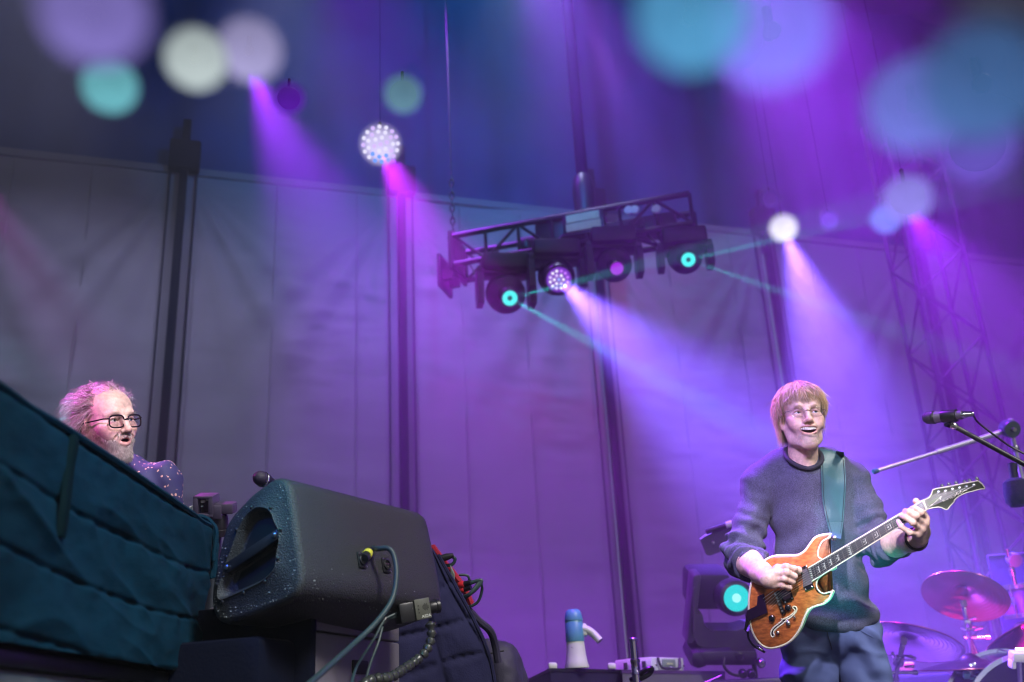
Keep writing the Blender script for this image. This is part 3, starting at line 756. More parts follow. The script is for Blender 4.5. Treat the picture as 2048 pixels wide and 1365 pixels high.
rec_px = [(480, 318), (540, 322), (575, 350), (590, 410), (622, 460), (622, 540), (604, 610), (603, 690), (560, 745), (500, 790), (400, 838), (300, 880), (255, 900), (238, 880), (240, 830), (270, 740), (300, 650), (340, 540), (372, 450), (420, 365)]
rec = [on_plane(350 + x / 2.926, 900 + y / 2.926, TL0, wv) for x, y in rec_px]
rec2 = smooth_poly(resample([((p - TL0).dot(pv_), p.z - TL0.z) for p in rec], NS), 5)
rec2 = rec2.mean(0) + (rec2 - rec2.mean(0)) * .92
def align(q, ref):
    k = np.argmin([np.abs(np.roll(q, s, 0) - ref).sum() for s in range(NS)]); return np.roll(q, k, 0)
if (np.cross(np.roll(so, -1, 0) - so, so - so.mean(0))).sum() * (np.cross(np.roll(rec2, -1, 0) - rec2, rec2 - rec2.mean(0))).sum() < 0: rec2 = rec2[::-1]
rec2 = align(rec2, so - so.mean(0) + rec2.mean(0))
def ringpts(q, t_): return [TL0 + pv_ * a + ZUP * b + wv * t_ for a, b in q]
rings = [ringpts(rec2 * .82 + rec2.mean(0) * .18, .024), ringpts(rec2 * .86 + rec2.mean(0) * .14, .021), ringpts(rec2 * .95 + rec2.mean(0) * .05, .014), ringpts(rec2 * .97 + rec2.mean(0) * .03, .002), ringpts(rec2 * 1.03 - rec2.mean(0) * .03, -.003), ringpts(rec2 * 1.08 - rec2.mean(0) * .08, .001),
         ringpts(shrink(so, .016), .001), ringpts(shrink(so, .010), .0025), ringpts(shrink(so, .004), .007), ringpts(shrink(so, .001), .013), ringpts(so, .020)] + \
        [ringpts(so, .03 + (WM - .06) * k / 12) for k in range(1, 13)] + [ringpts(shrink(so, .004), WM - .012), ringpts(shrink(so, .014), WM - .002), ringpts(shrink(so, .03), WM)]
m = MB(); vsr = [p for r_ in rings for p in r_]; fs = []
for i in range(len(rings) - 1):
    for k in range(NS): fs.append((i * NS + k, i * NS + (k + 1) % NS, (i + 1) * NS + (k + 1) % NS, (i + 1) * NS + k))
fs.append(tuple(range(NS - 1, -1, -1))); fs.append(tuple((len(rings) - 1) * NS + k for k in range(NS)))
m.add(vsr, fs)
wm = thing('floor_monitor', TL0 + wv * WM / 2 - ZUP * .24, 'scuffed black wedge shaped stage monitor speaker with a side handle', 'stage monitor')
M_wedge = mat('textured_black_paint', (.022, .022, .026), .5, bump=.0030, bscale=330, spec=.55)
ob = m.build('cabinet', M_wedge, wm, angle=60)
# flat dark patches for the shade inside deep pockets; worn paint along the edges
for poly in ([(420, 425), (445, 392), (535, 378), (556, 402), (588, 478), (330, 650), (365, 545)], [(318, 705), (592, 530), (600, 610), (588, 690), (540, 738), (400, 800), (300, 836), (290, 800)]):
    pp = [on_plane(350 + x_ / 2.926, 900 + y_ / 2.926, TL0, wv) for x_, y_ in poly]; cc_ = sum(pp, Vector()) / len(pp)
    pp = closed_poly = [cc_ + (p - cc_) * .80 for p in pp]
    m = MB(); m.prism([p + wv * .0232 for p in pp], wv * .006); m.build('pocket_shade', mat('pocket_shade_black', (.003, .003, .006), .6), wm, smooth=False)
rs = np.random.RandomState(8); chips = MB()
def chip(c, X, Y, Nn_, r):
    k = rs.randint(4, 7); a0 = rs.rand() * 6; st = 1 + rs.rand() * 2.0
    ring = [c + X * math.cos(a0 + 6.283 * i / k) * r * (.5 + rs.rand()) * st + Y * math.sin(a0 + 6.283 * i / k) * r * (.5 + rs.rand()) for i in range(k)]
    chips.prism([p + Nn_ * .0004 for p in ring], -Nn_ * .0012)
for _ in range(170):
    i = rs.randint(NS); dpt = .004 + .035 * rs.rand() ** 1.6
    if dpt > .012: q = shrink(so, dpt)[i]
    else: q = shrink(so, .014 + .012 * rs.rand())[i]
    c = TL0 + pv_ * q[0] + ZUP * q[1] + wv * .0005
    if rs.rand() < .35 and q[1] > so[:, 1].mean(): continue
    chip(c, pv_, ZUP, -wv, .0003 + .0010 * rs.rand() ** 3)
lowi = [i for i in range(NS) if so[i, 0] < np.percentile(so[:, 0], 30) and so[i, 1] < np.percentile(so[:, 1], 45)]
for _ in range(45):
    i = lowi[rs.randint(len(lowi))]; a = so[i]; b_ = so[(i + 1) % NS]; tt_ = (b_ - a); tn = np.array((-tt_[1], tt_[0])); tn /= np.linalg.norm(tn)
    if (a - so.mean(0)) @ tn < 0: tn = -tn
    nrm3 = pv_ * tn[0] + ZUP * tn[1]; c = TL0 + pv_ * a[0] + ZUP * a[1] + wv * (.04 + (WM - .08) * rs.rand() ** 1.7) + nrm3 * .0004
    chip(c, wv, nrm3.cross(wv), nrm3, .0003 + .0010 * rs.rand() ** 3)
chips.build('paint_chips', mat('bare_scuff', (.5, .52, .52), .7), wm, smooth=False, kind='stuff')
# handle bar over the recess
h0, h1 = on_plane(452, 1138, TL0, wv) + wv * .008, on_plane(556, 1068, TL0, wv) + wv * .008
hd = (h1 - h0).normalized(); hn = wv.cross(hd)
m = MB(); m.box((h0 + h1) / 2, (h1 - h0).length * 1.02, .026, .022, (hd, hn, wv), bev=.005); m.build('handle', M_blackplastic, wm)
for f in (.04, .96):
    m = MB(); m.lathe([(.006, 0), (.006, -.003), (.003, -.005), (0, -.005)], h0 + (h1 - h0) * f - wv * .012, wv, 10); m.build('screw', M_steel, wm)
for q in rec2[::12]:
    c = TL0 + pv_ * (cen[0] + (q[0] - cen[0]) * 1.10) + ZUP * (cen[1] + (q[1] - cen[1]) * 1.10) + wv * .0
    m = MB(); m.lathe([(.0045, 0), (.0045, -.002), (.002, -.004), (0, -.004)], c, wv, 10); m.build('screw', M_blackmetal, wm)
# rear face plane for sockets
FA, FB = on_plane(584, 1000, TL0, wv), on_plane(598, 1110, TL0, wv)
fdn = (FB - FA).normalized(); fn = wv.cross(fdn).normalized(); fn = fn if fn.dot(CAM - FA) > 0 else -fn
def on_face(px, py, o=0): return on_plane(px, py, FA + fn * .0035, fn) + fn * o
def socket(px, py, open_=True):
    c = on_face(px, py)
    m = MB(); m.box(c, .030, .038, .004, (wv, fdn, fn), bev=.002); m.build('socket_plate', M_blackplastic, wm)
    m = MB(); m.lathe([(.0135, .001), (.0135, .006), (.0115, .007), (.0105, .002), (0, .001)], c, fn, 20); m.build('socket', M_blackmetal, wm)
    for a in (90, 210, 330):
        m = MB(); m.tube([c + (wv * math.cos(R(a)) + fdn * math.sin(R(a))) * .005, c + (wv * math.cos(R(a)) + fdn * math.sin(R(a))) * .005 + fn * .006], .0014, 6); m.build('pin', M_chrome, wm)
    for sx, sy in ((1, 1), (-1, -1)):
        m = MB(); m.lathe([(.0025, .002), (.0025, .004), (0, .0045)], c + wv * .011 * sx + fdn * .015 * sy, fn, 8); m.build('screw', M_steel, wm)
socket(724, 1121); socket(772, 1131)
# white scuffs on the lower edge
M_scuff = mat('white_scuff', (.6, .62, .6), .8)
# signal cable with a yellow ring
c0 = on_face(722, 1120, .008); c1 = P(737, 1106, 2.44); cdir = (c1 - c0).normalized()
cbx = thing('signal_cable', P(640, 1345, 2.15), 'thick cable with yellow ringed plug looping out of the floor monitor', 'cable')
m = MB(); m.lathe([(.0115, 0), (.0115, .022), (.010, .024)], c0, cdir, 16); m.build('plug', M_blackplastic, cbx)
m = MB(); m.lathe([(.0118, .022), (.0125, .024), (.0125, .038), (.0118, .040)], c0, cdir, 16); m.build('yellow_ring', mat('yellow_plastic', (.62, .60, .06), .4), cbx)
m = MB(); m.lathe([(.011, .040), (.011, .05), (.0075, .054), (.0085, .06), (.0065, .068), (.0055, .08)], c0, cdir, 14); m.build('boot', M_blackplastic, cbx)
M_cable = mat('black_rubber_cable', (.025, .05, .055), .5)
m = MB(); m.tube(curve([c0 + cdir * .07, P(757, 1098, 2.43), P(776, 1097, 2.42), P(788, 1112, 2.41), P(793, 1150, 2.38), P(784, 1200, 2.34), P(752, 1246, 2.28), P(706, 1290, 2.2), P(650, 1340, 2.05), P(560, 1420, 1.8)], 70), .0066, 10); m.build('lead', M_cable, cbx)

# --- case under the monitor
A0 = P(629, 1194, 2.42); A1 = at_z(799, 1228, A0.z)
cs = thing('monitor_case', Vector((A0.x, A0.y, 0)), 'tall case with mauve grey front panel that the floor monitor stands on', 'case')
M_panel = mat('grey_case_panel', (.13, .12, .14), .55, bump=.0005, bscale=150, var=.12, vscale=7)
cw = (A1 - A0); CWL = cw.length; cw.normalize(); cn = cw.cross(ZUP); cn = cn if cn.dot(CAM - A0) > 0 else -cn
dz1 = A0.z - at_z(632, 1262, A0.z).z
zsplit = on_plane(632, 1262, A0, cn).z
m = MB(); m.box((A0 + A1) / 2 - cn * .15 - ZUP * (A0.z - zsplit) / 2, CWL, .30, A0.z - zsplit - .003, (cw, -cn, ZUP), bev=.006); m.build('upper_panel', M_panel, cs)
m = MB(); m.box(Vector(((A0 + A1) / 2 - cn * .15)) * 1 - ZUP * (A0.z - zsplit / 2), CWL, .30, zsplit - .004, (cw, -cn, ZUP), bev=.006); m.build('lower_panel', M_panel, cs)
M_dk = mat('dark_case_shade', (.003, .004, .012), .85, spec=.08, bump=.001, bscale=120)
m = MB(); m.box(A0 - cw * .016 - cn * .17 - ZUP * (A0.z / 2 + .004), .028, .36, A0.z - .01, (cw, -cn, ZUP), bev=.006); m.build('end_shade_slab', M_dk, cs)  # dark slab added for the shade below the monitor's overhang
m = MB(); m.box(A0 - cw * .10 - cn * .26 - ZUP * (A0.z - (zsplit - .02) / 2), .17, .46, zsplit - .02, (cw, -cn, ZUP), bev=.02); m.build('side_box', M_dk, cs)
m = MB(); m.box(A0 - cw * .004 + cn * .003 - ZUP * (A0.z - zsplit) / 2, .012, .012, A0.z - zsplit, (cw, -cn, ZUP), bev=.003); m.build('corner_rail', M_blackmetal, cs)
hc = on_plane(719, 1335, A0, cn)
m = MB(); m.box(hc + cn * .002, .085, .006, .034, (cw, -cn, ZUP), bev=.003); m.build('handle_slot', mat('slot_black', (.004, .004, .006), .8), cs)
# --- little camera with gooseneck arm
bq = P(846, 1218, 2.50); bx = (P(866, 1206, 2.52) - P(834, 1212, 2.5)).normalized(); bn = (CAM - bq).normalized(); bn = (bn - bx * bn.dot(bx)).normalized(); by = bn.cross(bx)
mc = thing('mini_camera', bq, 'tiny square camera marked AIDA on a beaded gooseneck arm', 'camera')
M_ol = mat('olive_grey_anodised', (.10, .105, .085), .45, bump=.0002, bscale=500)
BXW, BYH = .041, .050
m = MB(); m.box(bq - bn * .02, BXW, BYH, .04, (bx, by, bn), bev=.0016); m.build('body', M_ol, mc)
M_lt = mat('white_print', (.75, .78, .7), .6); M_slot = mat('slot_dark', (.005, .005, .006), .7)
for k_, h in enumerate((.008, .013, .018, .014, .018, .009)):
    m = MB(); m.box(bq + bx * (.0005 + k_ * .0028) + by * .0035, .0012, h, .001, (bx, by, bn)); m.build('vent_slot', M_slot, mc, smooth=False)
for k_ in range(3):
    m = MB(); m.lathe([(.0016, .0), (.0016, .001), (0, .0012)], bq - bx * .0115 + by * (.009 - k_ * .0085), bn, 10); m.build('indicator', M_slot, mc)
def text_mesh(txt, size, o, X, Y, N, name, m_, parent, depth=.0006):
    cu = bpy.data.curves.new('txt', 'FONT'); cu.body = txt; cu.size = size; cu.align_x = 'CENTER'; cu.align_y = 'CENTER'; cu.extrude = depth
    to = bpy.data.objects.new('txt', cu); COL.objects.link(to); dg = bpy.context.evaluated_depsgraph_get()
    me = to.evaluated_get(dg).to_mesh(); v = [Vector(o) + X * p.co.x + Y * p.co.y + N * p.co.z for p in me.vertices]; f = [tuple(q.vertices) for q in me.polygons]
    to.evaluated_get(dg).to_mesh_clear(); bpy.data.objects.remove(to); m = MB(); m.add(v, f); return m.build(name, m_, parent, smooth=False)
text_mesh('AIDA', .0105, bq + bx * .006 - by * .0185 + bn * .0006, bx, by, bn, 'lettering', M_lt, mc)
m = MB(); m.lathe([(.014, 0), (.016, .004), (.016, .02), (.018, .022), (.018, .03), (.012, .03), (.011, .024), (0, .02)], bq + bx * BXW / 2 - bn * .02, bx, 20); m.build('lens', M_blackplastic, mc)
m = MB(); m.box(bq - bx * .035 - bn * .03 - by * .002, .05, .05, .05, (bx, by, bn), bev=.006); m.build('clamp', M_blackplastic, mc)
M_arm = mat('dark_arm_balls', (.06, .065, .06), .25, .3)
path = curve([P(861, 1248, 2.5), P(863, 1275, 2.48), P(852, 1303, 2.44), P(832, 1322, 2.4), P(806, 1340, 2.33), P(778, 1356, 2.26), P(740, 1362, 2.2), P(690, 1400, 2.1)], 60)
ac = [0]
for i in range(60): ac.append(ac[-1] + (path[i + 1] - path[i]).length)
k_ = 0; dist = 0; idx_ = 0
while dist < ac[-1] - .01 and k_ < 22:
    i = int(np.searchsorted(ac, dist)); i = min(max(i, 1), 59); dr = (path[i + 1] - path[i - 1]).normalized() if i < 59 else (path[i] - path[i - 1]).normalized()
    rr = .0125 if k_ > 0 else .014
    m = MB(); m.lathe([(.006, -.009), (.0085, -.007), (rr, -.002), (rr, .002), (.0085, .008), (.007, .0115)], path[i], dr, 14); m.build('arm_bead', M_arm, mc)
    dist += .0225; k_ += 1
yc = thing('camera_lead', P(765, 1243, 2.48), 'thin forked lead plugged into the back of the tiny camera', 'cable')
m = MB(); m.lathe([(.0065, 0), (.0065, .022), (.004, .026)], P(826, 1217, 2.5), (P(800, 1226, 2.5) - P(826, 1217, 2.5)), 12); m.build('plug', mat('pale_plug', (.5, .52, .3), .4), yc)
m = MB(); m.lathe([(.005, 0), (.005, .02), (.0035, .022)], P(820, 1230, 2.5), (P(790, 1234, 2.5) - P(820, 1230, 2.5)), 12); m.build('plug', mat('red_plug', (.4, .12, .08), .4), yc)
for pts in ([(803, 1225, 2.5), (785, 1231, 2.49), (768, 1242, 2.47), (750, 1275, 2.42), (728, 1310, 2.36), (712, 1337, 2.3), (700, 1380, 2.2)], [(800, 1233, 2.5), (782, 1236, 2.49), (768, 1246, 2.475), (757, 1285, 2.44), (740, 1330, 2.38), (725, 1390, 2.3)]):
    m = MB(); m.tube(curve([P(*q) for q in pts], 30), .0036, 8); m.build('lead', M_cable, yc)
m = MB(); m.lathe([(.005, -.012), (.0085, -.008), (.0085, .008), (.006, .012)], P(768, 1243, 2.475), P(750, 1272, 2.44) - P(768, 1243, 2.475), 12); m.build('splitter', M_blackplastic, yc)

# --- navy quilted cover to the right of the monitor
lft = curve([P(840, 1085, 2.95), P(815, 1180, 2.93), P(792, 1250, 2.9), P(785, 1330, 2.88), P(780, 1450, 2.85)], 60)
rgt = curve([P(868, 1098, 3.05), P(905, 1163, 3.05), P(940, 1226, 3.04), P(968, 1285, 3.03), P(985, 1345, 3.02), P(1000, 1450, 3.0)], 60)
q2 = thing('quilted_cover', P(880, 1440, 2.95), 'navy quilted cover draped to the right of the floor monitor', 'cover')
m = MB(); nU, nV = 90, 60
vsq = []
for j in range(nV + 1):
    a, b = lft[j], rgt[j]
    for i in range(nU + 1):
        t_ = i / nU
        if t_ <= .75: p = a + (b - a) * (t_ / .75)
        else:
            k_ = (t_ - .75) / .25; p = b + (Vector((-.45, 1, 0)).normalized()) * .5 * k_
        vsq.append(p)
vsq = np.array([list(p) for p in vsq]).reshape(nV + 1, nU + 1, 3)
ti, tj = np.meshgrid(np.linspace(0, 1, nU + 1), np.linspace(0, 1, nV + 1))
d1 = ((ti * 3.0 + tj * 2.6) % 1); d2 = ((ti * 3.0 - tj * 3.4 + .3) % 1)
seam = np.minimum(np.abs(d1 - .5), np.abs(d2 - .5)) * 2; seam = 1 - seam
seam = np.clip(np.minimum(np.abs((tj * 4.3 + ti * .9) % 1 - .5), np.abs((ti * 2.6 - tj * .6) % 1 - .5)) * 6, 0, 1)
dq = .016 * np.sqrt(seam) + (fbm(np.stack([ti * 5, tj * 5, ti * 0 + 1], -1), 3) - .45) * .03
vsq = vsq + np.array(-FWD)[None, None] * dq[..., None] * np.clip((.78 - ti) / .05, 0, 1)[..., None]
w = nU + 1; jj, ii = np.meshgrid(np.arange(nV), np.arange(nU), indexing='ij'); a = (jj * w + ii).ravel()
mk('cloth', vsq.reshape(-1, 3), np.stack([a, a + 1, a + w + 1, a + w], 1), M_quilt2, q2, angle=None)
ridge = [Vector(vsq[j, int(nU * .75)]) + RIGHT * .004 for j in range(2, nV)]
m = MB(); m.tube(ridge, .006, 6); m.build('piping', M_quilt2, q2)
# dark bag behind it
M_bag = mat('dark_bag_nylon', (.022, .018, .045), .7, bump=.001, bscale=200, var=.2, vscale=12)
bagc = P(985, 1360, 3.3)
s = SDF(np.array(bagc) - .32, np.array(bagc) + .32, .009)
s.ell(np.array(P(975, 1352, 3.35)), (.09, .10, .10), .03).ell(np.array(P(1000, 1345, 3.3)), (.06, .1, .09), .05).ell(np.array(P(1008, 1385, 3.3)), (.075, .12, .12), .05).cap(np.array(P(965, 1300, 3.3)), np.array(P(1015, 1312, 3.3)), .03, .026, .05)
V, Q = s.mesh(); N_ = vnormals(V, Q); V = V + N_ * ((fbm(V * 16, 3) - .45) * .03)[:, None]
bag = thing('stage_bag', Vector((bagc.x, bagc.y, bagc.z - .2)), 'dark slouching bag beside the navy quilted cover', 'bag')
mk('body', V, Q, M_bag, bag, angle=None)
m = MB(); m.tube(curve([P(938, 1222, 3.1), P(958, 1243, 3.12), P(980, 1262, 3.14), P(990, 1290, 3.16), P(996, 1325, 3.16)], 20), [.012] * 21, 8); m.build('strap', M_bag, bag)
m = MB(); m.tube(curve([P(972, 1311, 3.2), P(990, 1305, 3.2), P(1008, 1302, 3.2)], 12), .0025, 6); m.build('seam', M_slot, bag)
# red cloth, plugs and leads behind the cover
M_red = mat('red_webbing', (.36, .012, .03), .6, bump=.001, bscale=200)
rb = thing('red_strap', P(905, 1150, 3.12), 'red webbing strap running down behind the navy cover', 'strap')
m = MB()
cc = curve([P(864, 1094, 3.1), P(885, 1122, 3.12), P(908, 1150, 3.14), P(928, 1178, 3.14), P(942, 1208, 3.14)], 30)
for a_, b_ in zip(cc[:-1], cc[1:]): pass
m.tube(cc, .011, 8); m.build('webbing', M_red, rb)
m = MB(); m.box(P(905, 1155, 3.09), .03, .05, .02, ((P(915, 1175, 3.09) - P(895, 1135, 3.09)).normalized(), UP, FWD), bev=.004); m.build('buckle', mat('grey_green_tag', (.16, .2, .17), .6), rb)
lead = thing('plug_leads', P(940, 1195, 3.13), 'bundle of dark leads with red ringed plugs behind the navy cover', 'cables')
for py_ in (1171, 1181):
    a_ = P(908, py_ + 4, 3.1); b_ = P(942, py_ - 6, 3.08); dd = b_ - a_
    m = MB(); m.lathe([(.010, 0), (.010, .022), (.008, dd.length)], a_, dd, 12); m.build('plug', M_blackplastic, lead)
    m = MB(); m.lathe([(.0095, .018), (.011, .02), (.011, .036), (.0095, .038)], a_, dd, 12); m.build('red_ring', mat('red_plastic', (.55, .02, .03), .35), lead)
for pts, rr in (([(942, 1166, 3.08), (955, 1162, 3.08), (963, 1163, 3.08), (950, 1180, 3.07), (925, 1200, 3.08)], .006), ([(962, 1165, 3.09), (964, 1180, 3.1), (955, 1205, 3.1), (930, 1218, 3.1)], .0045), ([(960, 1164, 3.08), (940, 1188, 3.06), (922, 1196, 3.08)], .006), ([(880, 1116, 3.1), (897, 1112, 3.1), (910, 1118, 3.1), (903, 1130, 3.1), (880, 1132, 3.1)], .0055), ([(918, 1150, 3.12), (935, 1152, 3.12), (940, 1165, 3.12)], .004)):
    m = MB(); m.tube(curve([P(*q) for q in pts], 26), rr, 8); m.build('lead', M_cable, lead)
m = MB(); m.lathe([(.007, 0), (.011, .004), (.011, .03), (.006, .05)], P(876, 1119, 3.09), P(902, 1112, 3.09) - P(876, 1119, 3.09), 12); m.build('plug', M_blackplastic, lead)

# --- video camera behind the cover corner
vc0 = P(421, 1012, 2.9)
vc = thing('video_camera', vc0 - ZUP * .08, 'small video camera in a cage behind the corner of the quilted cover', 'camera')
AX = (RIGHT, FWD, UP)
VP_ = lambda x, y, d=2.9: P(x, y, d)
M_vio = mat('grey_violet_metal', (.10, .08, .13), .4, .4)
for x in (398, 428):
    m = MB(); m.box(VP_(x, 1010), .014, .07, .052, AX, bev=.003); m.build('cage_side', M_vio, vc)
m = MB(); m.box(VP_(413, 992), .056, .07, .008, AX, bev=.002); m.box(VP_(413, 1028), .056, .07, .010, AX, bev=.002); m.build('cage_bar', M_vio, vc)
m = MB(); m.box(VP_(413, 1011, 2.92), .036, .05, .040, AX, bev=.004); m.build('body', M_blackplastic, vc)
M_wh = mat('white_plastic', (.75, .75, .74), .35)
for x, y, s_ in ((406, 1003, .012), (417, 999, .014), (422, 1008, .008), (404, 1013, .006)):
    m = MB(); m.box(VP_(x, y, 2.885), s_, .01, s_ * .6, AX, bev=.0015); m.build('knob', M_wh, vc)
m = MB(); m.box(VP_(451, 1016), .055, .05, .03, AX, bev=.004); m.box(VP_(438, 1022), .03, .06, .04, AX, bev=.004); m.build('battery', M_vio, vc)
m = MB(); m.tube([VP_(375, 1020), VP_(392, 1016)], .005, 8); m.build('plug_pin', M_chrome, vc)
m = MB(); m.box(VP_(386, 1017), .018, .016, .014, AX, bev=.002); m.build('white_plug', M_wh, vc)
m = MB(); m.prism([VP_(392, 1026), VP_(432, 1026), VP_(440, 1062), VP_(400, 1062)], FWD * .05); m.build('mount_plate', M_vio, vc, smooth=False)
m = MB(); m.lathe([(.020, 0), (.024, .01), (.024, .04), (.03, .042), (.03, .06)], VP_(440, 1030), -UP, 20); m.build('lens', M_blackplastic, vc)
m = MB(); m.tube([VP_(430, 1062), VP_(430, 1062) - ZUP * .3], .02, 10); m.build('post', M_blackmetal, vc)
# --- vocal microphone peeping over the monitor
mk0 = P(521, 957, 2.75); mdir = (P(575, 985, 2.85) - mk0).normalized()
mm = thing('vocal_microphone', mk0, 'dark handheld microphone head peeping over the top of the floor monitor', 'microphone')
M_grille = mat('dark_grille', (.03, .02, .05), .5, bump=.001, bscale=900)
m = MB(); m.lathe([(.002, -.022), (.012, -.019), (.019, -.009), (.0205, .0), (.020, .008)], mk0, mdir, 20); m.build('grille', M_grille, mm)
m = MB(); m.lathe([(.0205, .008), (.0222, .0095), (.0222, .0125), (.0205, .014)], mk0, mdir, 20, caps=False); m.build('ring', M_chrome, mm)
m = MB(); m.lathe([(.0205, .013), (.019, .03), (.015, .05), (.012, .18), (.0, .185)], mk0, mdir, 20); m.build('handle', M_blackplastic, mm)
m = MB(); m.tube([mk0 + mdir * .1, mk0 + mdir * .1 - ZUP * .7], .009, 8); m.build('stand_tube', M_blackmetal, mm)
# ------------------------------------------------------------------ electric guitar
nG = dcam(-.40, .16, .90)
G0 = P(1560, 1200, 3.07)
def onG(px, py, o=0.0):
    d = ray_dir(px, py); p0 = G0 + nG * o; return CAM + d * ((p0 - CAM).dot(nG) / d.dot(nG))
z5 = lambda x, y: (1380 + x / 3.74, 1000 + y / 3.74)
z6 = lambda x, y: (1820 + x / 11.378, 930 + y / 11.378)
g5 = lambda x, y, o=0.0: onG(*z5(x, y), o)
g6 = lambda x, y, o=0.0: onG(*z6(x, y), o)
gt = thing('electric_guitar', G0, 'reddish brown hollow electric guitar with cream binding held by the guitarist', 'guitar')
m_, t, b = nodes_of('guitar_wood'); N = t.nodes.new; L = t.links.new
tc = N('ShaderNodeTexCoord'); mp = N('ShaderNodeMapping'); mp.inputs['Rotation'].default_value = (0, R(35), 0); mp.inputs['Scale'].default_value = (2.5, 60, 60)
L(tc.outputs['Object'], mp.inputs[0]); n_ = N('ShaderNodeTexNoise'); n_.inputs['Scale'].default_value = 2.4; n_.inputs['Detail'].default_value = 5; L(mp.outputs[0], n_.inputs['Vector'])
cr = N('ShaderNodeValToRGB'); cr.color_ramp.elements[0].position = .32; cr.color_ramp.elements[0].color = (.30, .075, .018, 1); cr.color_ramp.elements[1].position = .68; cr.color_ramp.elements[1].color = (.62, .19, .045, 1)
L(n_.outputs['Fac'], cr.inputs[0]); L(cr.outputs[0], b.inputs['Base Color']); b.inputs['Roughness'].default_value = .32; b.inputs['Coat Weight'].default_value = .5; b.inputs['Coat Roughness'].default_value = .12
M_gwood = m_
M_cream = mat('cream_binding', (.72, .70, .52), .35)
M_ebony = mat('ebony', (.012, .010, .016), .35)
M_gblack = mat('gloss_black', (.008, .008, .012), .15)
M_nickel = mat('nickel', (.75, .72, .72), .2, 1.0)
body = [(1042, 256), (1000, 258), (955, 270), (925, 290), (890, 335), (855, 382), (800, 412), (720, 416), (640, 418), (585, 434), (540, 470), (495, 535), (460, 605), (444, 690), (437, 770), (439, 850), (446, 910), (462, 980), (495, 1045), (540, 1092), (590, 1112), (640, 1108), (695, 1092), (745, 1065), (790, 1020), (828, 960), (852, 900), (875, 850), (905, 815), (950, 795), (1000, 780), (1035, 752), (1056, 715), (1062, 688), (1030, 690), (1000, 697), (970, 682), (952, 650), (952, 618), (966, 590), (1000, 560), (1040, 535), (1075, 520), (1078, 505), (1040, 470), (985, 440), (962, 420), (962, 385), (972, 350), (995, 312), (1030, 292), (1048, 280)]
bp = [g5(*q) for q in body]
# densify
def closed_curve(pts, n):
    pts = [Vector(p) for p in pts]; m = len(pts); out = []
    for k in range(n):
        t_ = k / n * m; i = int(t_); u = t_ - i; a, b_, c, d = pts[(i - 1) % m], pts[i % m], pts[(i + 1) % m], pts[(i + 2) % m]
        out.append(.5 * ((2 * b_) + (c - a) * u + (2 * a - 5 * b_ + 4 * c - d) * u * u + (3 * b_ - a - 3 * c + d) * u ** 3))
    return out
bo = closed_curve(bp, 260); THK = .050
nb_ = len(bo)
def inset(poly, dist):
    out = []; n = len(poly)
    area = sum((poly[i] - poly[0]).cross(poly[(i + 1) % n] - poly[0]).dot(nG) for i in range(n)); sg = 1 if area > 0 else -1
    for i in range(n):
        t_ = (poly[(i + 1) % n] - poly[i - 1]).normalized(); out.append(poly[i] + nG.cross(t_) * dist * sg)
    return out
r0 = [p + nG * -THK for p in inset(bo, .006)]; r1 = [p + nG * -(THK - .006) for p in bo]; r2 = [p - nG * .004 for p in bo]; r3 = [p + nG * .0 for p in inset(bo, .0035)]
r4 = [p + nG * .0015 for p in inset(bo, .008)]
m = MB(); vs__ = r0 + r1 + r2 + r3 + r4; fs = []
for i in range(4):
    for k in range(nb_): fs.append((i * nb_ + k, i * nb_ + (k + 1) % nb_, (i + 1) * nb_ + (k + 1) % nb_, (i + 1) * nb_ + k))
fs.append(tuple(range(nb_ - 1, -1, -1))); fs.append(tuple(4 * nb_ + k for k in range(nb_)))
m.add(vs__, fs); m.build('body', M_gwood, gt, angle=50)
m = MB(); m.tube([p - nG * .001 for p in inset(bo, .0012)] + [inset(bo, .0012)[0] - nG * .001, inset(bo, .0012)[1] - nG * .001], .0036, 6, caps=False); m.build('front_binding', M_cream, gt)
m = MB(); m.tube([p - nG * (THK - .004) for p in bo] + [bo[0] - nG * (THK - .004)], .0026, 6, caps=False); m.build('back_binding', M_cream, gt)
# fretboard and neck
zA, zB, zC, zD = onG(1616.6, 1136.4, .008), onG(1623.3, 1163.1, .008), onG(1854.0, 1019.6, .008), onG(1845.5, 1001.4, .008)
def fb(tt, s, o=0.0):      # tt 0 = nut, 1 = body end; s 0 = upper edge, 1 = lower edge
    return zD + (zA - zD) * tt + ((zC + (zB - zC) * tt) - (zD + (zA - zD) * tt)) * s + nG * o
m = MB(); m.prism([fb(-.005, 0), fb(1, 0), fb(1, 1), fb(-.005, 1)], -nG * .006); m.build('fretboard', M_ebony, gt, smooth=False)
def neck_fn(u, v):
    tt = -.01 + 1.03 * u; a = math.pi * v; w_ = (fb(tt, 1) - fb(tt, 0)); c = fb(tt, .5)
    return c - w_ * .49 * math.cos(a) - nG * (.006 + .020 * math.sin(a))
m = MB(); m.grid(neck_fn, 20, 14); m.build('neck', M_gwood, gt)
m = MB()
for s in (0, 1): m.tube([fb(x, s, .0008) for x in np.linspace(-.005, 1.0, 6)], .0019, 5)
m.build('neck_binding', M_cream, gt)
FN = 24; ft = [(1 - 2 ** (-n / 12)) / .75 for n in range(FN + 1)]
for n in range(1, FN + 1):
    m = MB(); m.tube([fb(ft[n], .02, .0012), fb(ft[n], .98, .0012)], .0011, 5); m.build('fret', M_nickel, gt)
m = MB(); m.tube([fb(0, .0, .002), fb(0, 1., .002)], .0028, 6); m.build('nut', M_cream, gt)
M_pearl = mat('pearl_inlay', (.75, .74, .66), .25)
